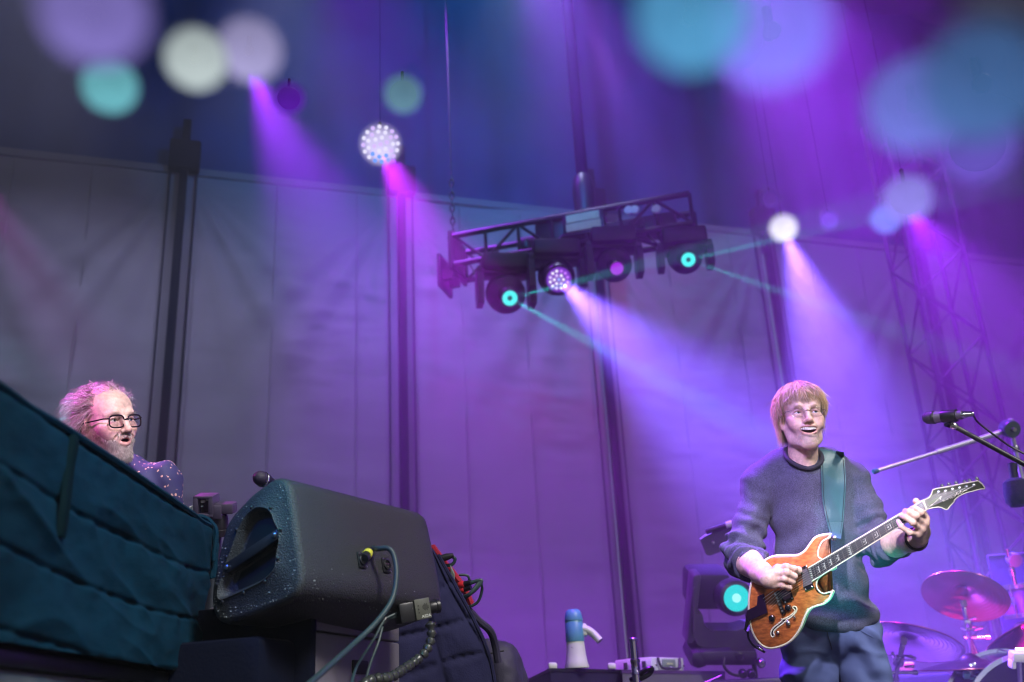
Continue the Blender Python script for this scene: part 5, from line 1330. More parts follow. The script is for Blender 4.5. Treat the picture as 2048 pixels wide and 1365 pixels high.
glasses(trg, 'thin rimless glasses worn by the smiling guitarist', .00045, M_wire, .0235, .0165, .001, .8)
# sweater
sh_r, sh_l = gA_(P(1520, 968, 3.40)), gA_(P(1700, 958, 3.40))
cuff_r = el_r + (wr - el_r) * .30; cuff_l = el_l + (wl - el_l) * .30
neckb = gA_(P(1607, 956, 3.34))
back = gA_(FWD)
lo, hi = bounds([sh_r, sh_l, el_r, el_l, hipc, neckb, cuff_r, cuff_l], .17); s = SDF(lo, hi, .0055)
xr = np.array(list(RIGHT)); yu = np.array(list(UP)); zf = np.array(list(FWD))
AXC = [xr, yu, zf]
s.ell(gA_(P(1622, 1000, 3.385)), (.141, .17, .112), .05, ax=AXC)
s.ell(gA_(P(1636, 1090, 3.36)), (.142, .17, .115), .06, ax=AXC)
s.ell(gA_(P(1650, 1180, 3.34)), (.145, .15, .118), .06, ax=AXC)
s.ell(gA_(P(1660, 1232, 3.33)), (.158, .055, .122), .05, ax=AXC)
s.chain([gA_(P(1565, 925, 3.385)), sh_r], [.054, .060], .05); s.chain([gA_(P(1655, 925, 3.385)), sh_l], [.052, .058], .05)
s.chain([neckb, gA_(P(1610, 965, 3.36))], [.061, .10], .04)
s.chain([sh_r, sh_r + (el_r - sh_r) * .5, el_r, cuff_r, cuff_r + (wr - el_r) * .03], [.056, .051, .052, .048, .045], .03)
s.chain([sh_l, sh_l + (el_l - sh_l) * .5, el_l, cuff_l, cuff_l + (wl - el_l) * .03], [.056, .051, .052, .048, .045], .03)
V, Q = s.mesh(); V = relax(V, Q, 2, .5)
Nn = vnormals(V, Q)
if ((V - V.mean(0)) * Nn).sum() < 0: Nn = -Nn
def seg_coord(V, a, b):
    ba = b - a; t_ = ((V - a) @ ba) / (ba @ ba); d_ = np.linalg.norm(V - a - np.clip(t_, -.2, 1.2)[:, None] * ba, axis=1); return t_, d_
disp = (fbm(V * 9, 3) - .45) * .020
for (a, b, c) in ((sh_r, el_r, cuff_r), (sh_l, el_l, cuff_l)):
    t1, d1 = seg_coord(V, a, b); t2, d2 = seg_coord(V, b, c)
    m1 = np.exp(-(np.clip(d1 - .04, 0, 1) / .035) ** 2)
    wv1 = np.sin(t1 * 34 + fbm(V * 14, 2) * 9 + d1 * 40); amp = np.exp(-((t1 - 1.0) / .42) ** 2) * .011 + np.exp(-((t1 - .1) / .2) ** 2) * .002
    disp += m1 * amp * wv1
    m2 = np.exp(-(np.clip(d2 - .04, 0, 1) / .03) ** 2) * ((t2 > -.3) & (t2 < 1.3)); disp += m2 * .009 * np.sin(t2 * 16 + fbm(V * 18, 2) * 6)
# soft folds across the belly and under the arms
hx = (V - hipc) @ xr; hy = (V - hipc) @ yu
disp += .010 * np.sin(hy * 60 + hx * 18 + fbm(V * 7, 2) * 8) * np.exp(-((hy - .06) / .07) ** 2)
disp += .008 * np.sin((hy * .8 + np.abs(hx + .02) * .9) * 62 + fbm(V * 6, 2) * 6) * np.exp(-((hy - .25) / .10) ** 2) * np.clip(np.abs(hx) / .1, 0, 1)
rib = np.exp(-((hy + .05) / .022) ** 2); disp = disp * (1 - .7 * rib) - rib * .004
V = V + Nn * disp[:, None]
mS, t, b = nodes_of('heather_knit'); N = t.nodes.new; L = t.links.new
tc = N('ShaderNodeTexCoord'); n1_ = N('ShaderNodeTexNoise'); n1_.inputs['Scale'].default_value = 420; n1_.inputs['Detail'].default_value = 3; L(tc.outputs['Object'], n1_.inputs['Vector'])
cr = N('ShaderNodeValToRGB'); cr.color_ramp.elements[0].position = .35; cr.color_ramp.elements[0].color = (.028, .029, .055, 1); cr.color_ramp.elements[1].position = .68; cr.color_ramp.elements[1].color = (.125, .128, .205, 1)
L(n1_.outputs['Fac'], cr.inputs[0]); L(cr.outputs[0], b.inputs['Base Color']); b.inputs['Roughness'].default_value = .85; b.inputs['Sheen Weight'].default_value = .08; b.inputs['Specular IOR Level'].default_value = .1
bp_ = N('ShaderNodeBump'); bp_.inputs['Distance'].default_value = .0012; L(n1_.outputs['Fac'], bp_.inputs['Height']); L(bp_.outputs[0], b.inputs['Normal'])
M_knit = mS
sw = mk('sweater', V, Q, M_knit, gp, angle=None)
from mathutils.bvhtree import BVHTree
bv = BVHTree.FromPolygons([Vector(v) for v in V.tolist()], Q.tolist())
def hit(px, py, o=.006):
    d = ray_dir(px, py).normalized(); h = bv.ray_cast(CAM, d); return (h[0] if h[0] else P(px, py, 3.3)) - d * o
# collar ring
cpts = []
upn = Vector(trg(np.array([(0, .03, -.13)]))[0]); 
for a in np.linspace(0, 2 * math.pi, 33):
    c = P(1607, 916, 3.325); cpts.append(c + RIGHT * .060 * math.cos(a) + (FWD * .86 + UP * .50).normalized() * .059 * math.sin(a) + UP * .008 * abs(math.cos(a)))
m = MB(); m.tube(cpts, .0075, 8, caps=False); m.build('collar', mat('collar_rib', (.018, .018, .034), .85, bump=.001, bscale=300), gp)
for (c, e) in ((cuff_r, wr - el_r), (cuff_l, wl - el_l)):
    pass
# strap lying on the chest
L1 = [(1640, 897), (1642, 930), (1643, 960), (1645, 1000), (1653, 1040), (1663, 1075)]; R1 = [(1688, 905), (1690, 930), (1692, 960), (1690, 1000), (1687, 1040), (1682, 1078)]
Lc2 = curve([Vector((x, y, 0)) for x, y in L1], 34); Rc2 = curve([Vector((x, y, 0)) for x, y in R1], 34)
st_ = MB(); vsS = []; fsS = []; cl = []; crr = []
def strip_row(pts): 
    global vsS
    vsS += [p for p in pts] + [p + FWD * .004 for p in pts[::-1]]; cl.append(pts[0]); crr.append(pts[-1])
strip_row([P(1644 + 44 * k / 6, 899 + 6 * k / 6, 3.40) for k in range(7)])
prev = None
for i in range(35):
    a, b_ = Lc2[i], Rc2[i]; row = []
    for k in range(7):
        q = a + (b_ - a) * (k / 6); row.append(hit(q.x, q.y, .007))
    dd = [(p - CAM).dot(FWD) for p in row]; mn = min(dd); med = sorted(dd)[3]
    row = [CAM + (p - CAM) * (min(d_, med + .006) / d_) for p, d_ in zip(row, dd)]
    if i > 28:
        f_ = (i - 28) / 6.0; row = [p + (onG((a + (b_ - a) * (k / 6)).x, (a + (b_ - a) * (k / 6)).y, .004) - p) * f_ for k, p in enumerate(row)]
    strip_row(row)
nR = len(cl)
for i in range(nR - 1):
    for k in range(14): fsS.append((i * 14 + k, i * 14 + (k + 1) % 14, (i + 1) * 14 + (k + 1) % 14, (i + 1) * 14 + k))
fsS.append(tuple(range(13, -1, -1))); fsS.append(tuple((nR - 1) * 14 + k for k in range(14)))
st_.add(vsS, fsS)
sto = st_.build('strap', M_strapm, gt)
for cset, sg in ((cl, 1), (crr, -1)):
    m = MB(); m.tube([p + RIGHT * sg * .005 - FWD * .0015 for p in cset[3:-2]], .0009, 4); m.build('strap_stitching', mat('strap_edge', (.02, .02, .03), .5), gt)
# bracelet
M_band = mat('dark_band', (.02, .012, .03), .5)
bd_dir = Vector(wl - el_l).normalized(); bc = Vector(wl) - bd_dir * .012
X, Y, Z = basis(bd_dir)
m = MB(); m.tube([bc + (X * math.cos(a) + Y * math.sin(a)) * .032 for a in np.linspace(0, 2 * math.pi, 29)], .0042, 8, caps=False)
tag(m.build('wristband', M_band), 'dark band round the wrist of the guitarist\'s fretting hand', 'bracelet')
# trousers
kn_r, kn_l = gA_(P(1628, 1430, 3.23)), gA_(P(1752, 1430, 3.27))
def to_floor(p, dx): return np.array((p[0] + dx, p[1] + .06, .09))
an_r, an_l = to_floor(kn_r, -.02), to_floor(kn_l, .04)
lo, hi = bounds([hipc, kn_r, kn_l, an_r, an_l], .2); s = SDF(lo, hi, .0075)
s.ell(gA_(P(1660, 1262, 3.325)), (.150, .085, .115), .05, ax=AXC)
s.chain([gA_(P(1614, 1278, 3.315)), kn_r, an_r], [.092, .072, .056], .022); s.chain([gA_(P(1706, 1278, 3.33)), kn_l, an_l], [.094, .074, .058], .022)
V, Q = s.mesh(); V = relax(V, Q, 2, .5); Nn = vnormals(V, Q)
if ((V - V.mean(0)) * Nn).sum() < 0: Nn = -Nn
hx = (V - hipc) @ xr; hy = (V - hipc) @ yu
disp = (fbm(V * 8, 3) - .45) * .016 + .009 * np.clip(1 - np.abs(2 * fbm(V * np.array((7., 7., 13.)) + V[:, [2, 0, 1]] * 5, 2) - .78) * 3, 0, 1) ** 2 + .009 * np.sin(hy * 55 + np.abs(hx) * 40 + fbm(V * 6, 2) * 9) * np.exp(-((hy + .13) / .09) ** 2)
V = V + Nn * disp[:, None]
M_jean = mat('blue_grey_trousers', (.085, .115, .25), .78, spec=.12, bump=.0009, bscale=320, var=.12, vscale=14)
mk('trousers', V, Q, M_jean, gp, angle=None)
bv2 = BVHTree.FromPolygons([Vector(v) for v in V.tolist()], Q.tolist())
def hit2(px, py, o=.003):
    d = ray_dir(px, py).normalized(); h = bv2.ray_cast(CAM, d); return (h[0] if h[0] else P(px, py, 3.35)) - d * o
m = MB(); m.tube([hit2(x, y) for x, y in ((1649, 1238), (1652, 1256), (1656, 1272), (1661, 1288), (1664, 1300))], .0016, 5); m.build('fly_seam', mat('seam_navy', (.03, .035, .06), .8), gp)
m = MB(); m.tube([hit2(x, y) for x, y in ((1700, 1246), (1722, 1262), (1746, 1275))], .0014, 5); m.build('pocket_seam', M_jean, gp)
for an in (an_r, an_l):
    s = SDF(np.array(an) - .25, np.array(an) + .25, .012); s.chain([an + np.array((0, .03, -.04)), an + np.array((0, -.12, -.05))], [.04, .035], .03)
    V, Q = s.mesh(); mk('shoe', V, Q, M_blackplastic, gp, angle=None)

# ======================= keyboard player
kp = thing('person', Vector((*P(240, 1010, 3.3).xy, 0)), 'balding bearded man in black glasses and speckled shirt behind the covered keyboards', 'person')
KO = P(213, 847, 3.12)
trk, Ak = head_frame(KO, dcam(.83, .13, .53), UP, R(2), .93)
V, Q = head_sdf('open', 1.04)
SK2 = (.70, .49, .41)
C, blend = face_cols(V, SK2, (.46, .19, .18), 'open')
x, y, z = V[:, 0], V[:, 1], V[:, 2]
mouth_m = np.clip(1.9 - ((x / .028) ** 2 + ((z + .0655) / .020) ** 2) * 1.5, 0, 1)
cheek = -.056 + .058 * np.clip((y + .070) / .065, 0, 1)          # upper edge of the beard rises towards the ears
be = np.clip((cheek - z) / .012, 0, 1) * np.clip((.024 - y) / .02, 0, 1) * np.clip((z + .15) / .02, 0, 1) * (1 - mouth_m)
be = np.clip(be + np.exp(-((z + .0465) / .005) ** 2) * (np.abs(x) < .026) * (y < -.088) * .9, 0, 1)
blend(.7 * be, (.30, .24, .22))
hreg = np.clip((y - .00 + .0 * z) / .02, 0, 1) * np.clip((z + .09) / .02, 0, 1) * np.clip(np.abs(x) / .03 + np.clip((y - .03) / .03, 0, 1), 0, 1)
blend(np.clip(hreg, 0, 1) * .55, (.10, .06, .05))
for e in (-1, 1):
    brow = np.exp(-((z - .026) / .0038) ** 2) * np.exp(-((x - e * .031) / .015) ** 4) * (y < -.06); blend(brow * .55, (.30, .2, .15))
hv2, hq2 = V, Q
shK_r, shK_l = gA_(P(135, 985, 3.32)), gA_(P(318, 965, 3.22)); nkK = gA_(P(222, 940, 3.25)); waK = gA_(P(235, 1240, 3.3))
s = SDF(np.minimum(waK, nkK) - .25, np.maximum(waK, nkK) + .25, .014); s.chain([nkK, nkK + (waK - nkK) * .4, waK], [.06, .11, .10], .05)
Vt, Qt = s.mesh()
V_, Q_, C_ = joinparts([(trk(V), Q, C), (Vt, Qt, np.tile(np.array(SK2), (len(Vt), 1)))])
mk('body', V_, Q_, M_skin, kp, angle=None, cols=C_)
eyes_mesh(trk, kp, (.15, -1, .0), (.12, .17, .2)); teeth_mesh(trk, kp, -.0752, 7, .011, y0=-.086)
m = MB(); m.sphere((0, 0, 0), 1, 14, 10); mk('tongue', trk(np.array(m.v) * np.array((.014, .018, .0055)) + np.array((0, -.078, -.0725))), m.f, mat('tongue_pink', (.42, .16, .16), .35), kp)
def hair_side(n, rs):
    paths, cols, wid = [], [], []; Sg = 10
    while len(paths) < n:
        ph = rs.uniform(-math.pi, math.pi); fr = math.cos(ph); zz = rs.uniform(-.075, .128)
        top = zz > .092
        if fr > .48 and not top: continue
        if fr > .22 and zz < .030: continue
        if fr > -.10 and zz < .006: continue
        if zz < -.02 and fr > -.35: continue
        if top and rs.rand() < (.35 if fr < .2 else .80): continue
        k = (zz - HC[2]) / HR[2]; rad = math.sqrt(max(0, 1 - (k if k > 0 else k * .5) ** 2))
        p0 = np.array((math.sin(ph) * (HR[0] - .006) * rad, HC[1] - math.cos(ph) * (HR[1] - .006) * rad, zz))
        nrm = (p0 - HC) / HR ** 2; nrm /= np.linalg.norm(nrm)
        ln = (.045 + .05 * rs.rand()) * (1.0 if not top else .6)
        tang = np.array((0.0, 1.0, .15)); tang = tang - nrm * tang.dot(nrm) * .8
        D = nrm * (.42 if not top else .16) + tang * .8 + np.array((0, 0, .25 if zz > .05 else -.30)) + rs.normal(size=3) * .30; D /= np.linalg.norm(D)
        a1, a2 = math.floor(zz * 60) * 1.7 + rs.normal() * .5, math.floor(ph * 5) * 2.1 + rs.normal() * .5; amp = .006 + .008 * rs.rand()
        u = np.linspace(0, 1, Sg)[:, None]
        p = p0 + D * ln * u + np.array((0, 0, -1)) * ln * .55 * u ** 2 + np.array((math.cos(a1), math.sin(a1), math.sin(a2))) * amp * np.sin(u * 9 + a2) * u
        p = project_out(p, HC, HR - .002)
        paths.append(p); w_ = rs.rand()
        cols.append(np.array((.30, .21, .18)) * (.5 + .8 * w_) if rs.rand() < .45 else np.array((.58, .53, .50)) * (.6 + .6 * w_)); wid.append(.0003 + .0005 * rs.rand())
    return np.array(paths), np.array(wid), np.array(cols)
hp_, hw2, hc_ = hair_side(5200, rsP)
V, Q, C = strands(trk(hp_.reshape(-1, 3)).reshape(hp_.shape), hw2, hc_); mk('hair', V, Q, M_hair, kp, angle=None, cols=C)
def bcol(n, p):
    f = np.clip((-p[:, 1] - .045) / .04, 0, 1)[:, None]; return (np.array((.24, .14, .11)) * (1 - f) + np.array((.52, .46, .43)) * f) * (.6 + .7 * rsP.rand(n, 1))
V, Q, C = beard(hv2, hq2, be, 7500, .0085, trk, bcol, rsP, .7, .0012); mk('beard', V, Q, M_hair, kp, angle=None, cols=C)
M_frame = mat('black_glasses_frame', (.012, .008, .012), .25)
glasses(trk, 'black rectangular glasses worn by the bearded man', 0.0026, M_frame, .0265, .0190, -.001, .62)
# shirt
lo, hi = bounds([shK_r, shK_l, waK, nkK], .17); s = SDF(lo, hi, .006)
elK_l = gA_(P(345, 1085, 3.18)); elK_r = gA_(P(90, 1120, 3.3))
chk = gA_(P(228, 1050, 3.28))
s.ell(chk, (.165, .17, .115), .06, ax=AXC); s.ell(gA_(P(232, 1150, 3.3)), (.155, .17, .12), .06, ax=AXC)
s.chain([gA_(P(255, 945, 3.24)), shK_l], [.055, .066], .05); s.chain([gA_(P(185, 950, 3.28)), shK_r], [.055, .066], .05)
s.chain([shK_l, elK_l], [.066, .058], .03); s.chain([shK_r, elK_r], [.066, .058], .03); s.cap(nkK, chk, .066, .1, .04)
V, Q = s.mesh(); V = relax(V, Q, 2, .5); Nn = vnormals(V, Q)
if ((V - V.mean(0)) * Nn).sum() < 0: Nn = -Nn
V = V + Nn * ((fbm(V * 10, 3) - .45) * .034 + .0075 * np.sin(((V - shK_l) @ xr) * 70 + ((V - shK_l) @ yu) * 50 + fbm(V * 8, 2) * 8))[:, None]
mS, t, b = nodes_of('speckled_shirt'); N = t.nodes.new; L = t.links.new
tc = N('ShaderNodeTexCoord'); vo = N('ShaderNodeTexVoronoi'); vo.inputs['Scale'].default_value = 70; nz = N('ShaderNodeTexNoise'); nz.inputs['Scale'].default_value = 60; L(tc.outputs['Object'], nz.inputs['Vector'])
mxv = N('ShaderNodeMix'); mxv.data_type = 'VECTOR'; mxv.inputs[0].default_value = .02; L(tc.outputs['Object'], mxv.inputs[4]); L(nz.outputs['Color'], mxv.inputs[5]); L(mxv.outputs[1], vo.inputs['Vector'])
r1_ = N('ShaderNodeMapRange'); r1_.inputs[1].default_value = .30; r1_.inputs[2].default_value = .24; L(vo.outputs['Distance'], r1_.inputs[0])
sp = N('ShaderNodeSeparateColor'); L(vo.outputs['Color'], sp.inputs[0]); gtm = N('ShaderNodeMath'); gtm.operation = 'GREATER_THAN'; gtm.inputs[1].default_value = .15; L(sp.outputs[0], gtm.inputs[0])
mu = N('ShaderNodeMath'); mu.operation = 'MULTIPLY'; L(r1_.outputs[0], mu.inputs[0]); L(gtm.outputs[0], mu.inputs[1])
mxc = N('ShaderNodeMix'); mxc.data_type = 'RGBA'; mxc.inputs[6].default_value = (.035, .035, .13, 1); mxc.inputs[7].default_value = (.75, .42, .38, 1); L(mu.outputs[0], mxc.inputs[0]); L(mxc.outputs[2], b.inputs['Base Color']); b.inputs['Roughness'].default_value = .75
mk('shirt', V, Q, mS, kp, angle=None)
m = MB(); ctr = P(232, 938, 3.22)
def coll(u, v):
    a = -math.pi * .15 + u * math.pi * 1.3; r_ = .066 + .016 * v; return ctr + RIGHT * r_ * math.cos(a) * 1.0 - FWD * r_ * math.sin(a) * .8 + UP * (.022 - .045 * v - .012 * math.sin(a))
m.grid(coll, 30, 4); m.build('collar', mS, kp, angle=None)
V2 = None
s = SDF(np.array((min(waK[0] - .2, waK[0]), waK[1] - .2, .0)), np.array((waK[0] + .22, waK[1] + .2, waK[2] + .1)), .012)
s.chain([waK + np.array((-.09, 0, 0)), np.array((waK[0] - .1, waK[1], .08))], [.1, .06], .03); s.chain([waK + np.array((.09, 0, 0)), np.array((waK[0] + .1, waK[1], .08))], [.1, .06], .03)
V, Q = s.mesh(); mk('trousers', V, Q, M_jean, kp, angle=None)
# ------------------------------------------------------------------ cases, megaphone, floor light, microphones, drums
def local(px, py, d): return P(px, py, d)
# case with the megaphone
k0 = P(1100, 1337, 3.9); k1 = at_z(1243, 1340, k0.z); k2 = at_z(1040, 1366, k0.z)
M_navycase = mat('navy_case', (.018, .014, .045), .5, bump=.0005, bscale=150)
ca = thing('flight_case', Vector((k0.x, k0.y, 0)), 'dark navy flight case that the megaphone stands on', 'case')
v1 = k1 - k0; v2 = k2 - k0
m = MB(); tp = [k0, k1, k1 + v2, k2]
m.prism([p - ZUP * .012 for p in tp], -ZUP * (k0.z - .03)); m.build('body', M_navycase, ca, smooth=False)
m = MB(); m.prism([p + (p - (k1 + k2) / 2) * .012 for p in tp], -ZUP * .012); m.build('lid_edge', M_blackmetal, ca, smooth=False)
for f, dx, lab in ((0, (1106, 1331), 'small white cube at the left end of the case edge'), (1, (1224, 1334), 'small white cube at the right end of the case edge')):
    q = at_z(dx[0], 1339, k0.z + .001)
    m = MB(); m.box(q + ZUP * .013, .034, .03, .025, (RIGHT, Vector((0, 1, 0)), ZUP), bev=.006); m.build('white_block', mat('white_block_paint', (.72, .74, .66), .6), label=lab, cat='block', group='white blocks beside the megaphone')
mb0 = at_z(1154, 1337, k0.z + .003)
sc_ = (mb0 - CAM).dot(FWD) / FPX
mg = thing('megaphone', mb0, 'blue and white megaphone standing on its horn on the flight case', 'megaphone')
M_mblue = mat('megaphone_blue', (.09, .30, .44), .4); M_mwhite = mat('megaphone_cream', (.62, .66, .55), .4)
h = lambda y: (1337 - y) * sc_ * 1.06
m = MB(); m.lathe([(24.5 * sc_, 0), (25 * sc_, .004), (22 * sc_, h(1325)), (19.5 * sc_, h(1308)), (18 * sc_, h(1290)), (17.6 * sc_, h(1287))], mb0, ZUP, 32); m.build('horn', M_mwhite, mg)
m = MB(); m.lathe([(18.6 * sc_, h(1289)), (18.9 * sc_, h(1288)), (18.2 * sc_, h(1252)), (17.4 * sc_, h(1251))], mb0, ZUP, 32); m.build('barrel', M_mblue, mg)
m = MB(); m.lathe([(18.5 * sc_, h(1251)), (18.8 * sc_, h(1249.5)), (17.6 * sc_, h(1241)), (14.5 * sc_, h(1232)), (10 * sc_, h(1229)), (0, h(1228.5))], mb0, ZUP, 32); m.build('cap', M_mblue, mg)
for k_ in range(5):
    c = mb0 + ZUP * h(1238) + RIGHT * (-6 + k_ * 3) * sc_ - FWD * (16.2 - abs(k_ - 2) * .7) * sc_
    m = MB(); m.box(c, .0022, .006, .014, (RIGHT, FWD, ZUP)); m.build('sound_slot', M_slot, mg, smooth=False)
gA, gB = mb0 + ZUP * h(1268) + RIGHT * 14 * sc_, mb0 + ZUP * h(1286) + RIGHT * 50 * sc_ - FWD * .01
m = MB(); m.box(mb0 + ZUP * h(1266) + RIGHT * 16 * sc_, 20 * sc_, 14 * sc_, 22 * sc_, (RIGHT, FWD, ZUP), bev=.008); m.build('trigger_housing', M_mwhite, mg)
m = MB(); m.tube(curve([gA + ZUP * 4 * sc_, gA + RIGHT * 12 * sc_ + ZUP * 1 * sc_, gA + RIGHT * 24 * sc_ - ZUP * 7 * sc_, gB], 14), [v * sc_ for v in np.linspace(8.5, 7.5, 15)], 12); m.build('grip', M_mwhite, mg)
m = MB(); m.box(gA + RIGHT * 8 * sc_ - ZUP * 7 * sc_, 5 * sc_, 8 * sc_, 10 * sc_, (RIGHT, FWD, ZUP), bev=.003); m.build('trigger', M_mblue, mg)
for k_ in range(2):
    m = MB(); m.sphere(mb0 + ZUP * (h(1268) - k_ * .012) + RIGHT * 9 * sc_ - FWD * 15.5 * sc_, .0035); m.build('button', M_slot, mg)
m = MB(); m.tube(curve([mb0 + ZUP * h(y_) + RIGHT * x_ * sc_ - FWD * (18.3 + dd) * sc_ for x_, y_, dd in ((-9, 1294, -1.5), (-6, 1296, .0), (-8, 1302, -.6), (-6, 1307, .6), (-9, 1311, -.6))], 16), .0018, 5); m.build('printed_mark', M_slot, mg)
# grey case to the right with the white device
e0 = P(1244, 1340, 4.25); e1 = at_z(1449, 1343, e0.z); e2 = at_z(1200, 1361, e0.z)
cb_ = thing('equipment_case', Vector((e0.x, e0.y, 0)), 'grey violet equipment case below the white device', 'case')
v1 = e1 - e0; v2 = (e2 - e0)
tp = [e0, e1, e1 + v2, e0 + v2]
M_gcase = mat('grey_violet_case', (.14, .13, .17), .5, var=.1, vscale=6)
m = MB(); m.prism([p - ZUP * .014 for p in tp], -ZUP * (e0.z - .03)); m.build('body', M_gcase, cb_, smooth=False)
m = MB(); m.prism([p + (p - (e0 + e1 + v2) / 2) * .01 for p in tp], -ZUP * .014); m.build('lid_edge', mat('violet_edge', (.09, .05, .14), .35), cb_, smooth=False)
m = MB(); m.tube([on_plane(1410, 1366, e0, -FWD), on_plane(1442, 1352, e0, -FWD)], .004, 6); m.build('latch_bar', M_steel, cb_)
w0 = at_z(1309, 1342, e0.z + .002); w1 = at_z(1373, 1343, e0.z + .002)
wx = (w1 - w0).normalized(); WW = (w1 - w0).length; wb = Vector((-wx.y, wx.x, 0)); wb = wb if wb.y > 0 else -wb
dv = thing('white_device', w0, 'white control box with a dark carry frame standing on the grey case', 'control box')
HH = 27 * (w0 - CAM).dot(FWD) / FPX
m = MB(); m.box((w0 + w1) / 2 + wb * .11 + ZUP * HH / 2, WW, .2, HH, (wx, wb, ZUP), bev=.005); m.build('body', mat('device_white', (.7, .76, .74), .4), dv)
Wp = lambda a, b, o=0: w0 + wx * WW * a + ZUP * HH * b - wb * (-.01 + o)
M_dkg = mat('dark_grey_plastic', (.05, .05, .06), .45)
m = MB(); m.tube(curve([Wp(.15, .95, .008), Wp(.17, .5, .012), Wp(.24, .2, .014), Wp(.5, .17, .014), Wp(.74, .2, .014), Wp(.8, .5, .012), Wp(.83, .95, .008)], 28), .006, 8); m.build('carry_frame', M_dkg, dv)
m = MB(); m.box(Wp(.5, .58, .003), WW * .4, .006, HH * .55, (wx, wb, ZUP), bev=.002); m.build('screen', mat('green_grey_screen', (.25, .34, .27), .3), dv)
m = MB(); m.box(Wp(.5, .52, .008), WW * .2, .004, HH * .16, (wx, wb, ZUP), bev=.001); m.build('screen_label', mat('label_green', (.5, .6, .3), .5), dv)
for k_ in (.06, .5, .92):
    m = MB(); m.sphere(Wp(k_, .25 if k_ == .5 else .4, .012), .0045); m.build('knob', M_dkg if k_ != .5 else M_wh, dv)
for k_ in range(3):
    m = MB(); m.box(w0 - wx * .004 + wb * (.05 + k_ * .05) + ZUP * HH * .5, .006, .02, .03, (wx, wb, ZUP), bev=.002); m.build('side_vent', M_dkg, dv)
# clamp post in front of it
ps0 = P(1266, 1275, 3.7)
cp = thing('clamp_post', Vector((ps0.x, ps0.y, 0)), 'violet chrome telescopic post with a hooked clamp in front of the cases', 'post')
M_vch = mat('violet_chrome', (.42, .36, .5), .22, 1.0)
pz = lambda z: Vector((ps0.x, ps0.y, z))
m = MB(); m.lathe([(.0, 0), (.012, -.001), (.0165, -.006), (.0165, -.012), (.0145, -.014), (.0145, -.085)], pz(ps0.z), ZUP, 18, caps=False); m.build('upper_tube', M_vch, cp)
m = MB(); m.lathe([(.0145, -.076), (.018, -.078), (.018, -.088), (.0165, -.09), (.0165, -.12), (.018, -.122), (.018, -.13), (.016, -.132), (.016, -(ps0.z - .02))], pz(ps0.z), ZUP, 18, caps=False); m.build('lower_tube', M_vch, cp)
m = MB(); m.lathe([(.16, 0), (.16, .015), (.03, .03)], pz(0), ZUP, 24); m.build('base', M_blackmetal, cp)
m = MB(); m.tube(curve([P(1262, 1360, 3.68), P(1275, 1353, 3.66), P(1290, 1341, 3.64), P(1303, 1337, 3.64), P(1300, 1347, 3.64), P(1284, 1357, 3.64), P(1270, 1362, 3.66)], 30), .009, 8); m.build('hook', M_blackplastic, cp)
# floor light behind the guitarist
f0 = P(1474, 1197, 4.7); fd = (P(1740, 1130, 3.2) - f0).normalized()
fl = thing('floor_light', Vector((f0.x, f0.y, 0)), 'large floor moving light with cyan lens and wide yoke behind the guitarist', 'stage light')
s4 = 4.7 / FPX
F = lambda x, y, o=0: f0 + RIGHT * (x - 1474) * s4 - UP * (y - 1197) * s4 + FWD * o
M_dkv = mat('dark_violet_metal', (.022, .016, .04), .4, .2)
m = MB(); m.box(F(1432, 1198, .24), 86 * s4, .24, 76 * s4, (RIGHT, FWD, UP), bev=.03); m.build('head', M_dkv, fl)
m = MB(); m.lathe([(36 * s4, -.14), (37 * s4, -.04), (34 * s4, .0), (27 * s4, .005), (26 * s4, -.012)], F(1474, 1197, -.0), fd * .55 - FWD * .6, 32, caps=False); m.build('lens_barrel', M_blackplastic, fl)
ld = (fd * .55 - FWD * .6).normalized()
m = MB(); m.lathe([(0, -.008), (9 * s4, -.008)], f0, ld, 28, caps=False); m.build('lens_core', emit('floor_core', (.35, .95, .92), 1.0), fl)
m = MB(); m.lathe([(9 * s4, -.007), (26 * s4, -.010)], f0, ld, 28, caps=False); m.build('lens', emit('floor_glow', (.02, .62, .62), 1.0), fl)
m = MB(); m.box(F(1392, 1225, .12), 17 * s4, .14, 140 * s4, ((RIGHT + UP * .10).normalized(), FWD, (UP - RIGHT * -.10).normalized()), bev=.012); m.box(F(1524, 1225, .12), 17 * s4, .14, 140 * s4, (RIGHT, FWD, UP), bev=.012)
pts_ = [(1386, 1270), (1400, 1298), (1422, 1303), (1520, 1303), (1530, 1290), (1532, 1262), (1500, 1262), (1478, 1268), (1425, 1268), (1413, 1256), (1409, 1236), (1388, 1236)]
m.prism([F(x, y, .05) for x, y in pts_], FWD * .14); m.build('yoke', mat('yoke_grey', (.06, .05, .09), .4, .2), fl)
m = MB(); m.box(F(1392, 1225, .045), 4 * s4, .01, 90 * s4, (RIGHT, FWD, UP)); m.build('yoke_trim', M_vio, fl)
m = MB(); m.box(F(1458, 1318, .15), 120 * s4, .3, 34 * s4, (RIGHT, FWD, UP), bev=.03); m.box(F(1400, 1322, .12), 40 * s4, .24, 40 * s4, (RIGHT, FWD, UP), bev=.04)
m.box(Vector((f0.x + .05, f0.y + .1, (f0.z - .36) / 2)), .5, .36, f0.z - .36, None, bev=.02); m.build('base', M_dkv, fl)
m = MB(); m.lathe([(7 * s4, .0), (9 * s4, .006), (6 * s4, .014), (0, .016)], F(1478, 1312, -.005), -FWD, 16); m.build('lock_knob', M_blackmetal, fl)
for x, y in ((1520, 1324), (1484, 1345), (1500, 1345)):
    m = MB(); m.lathe([(9 * s4, .0), (9 * s4, .02), (6 * s4, .03), (0, .03)], F(x, y, -.01), -FWD, 14); m.build('socket', M_steel if x == 1520 else M_dkv, fl)
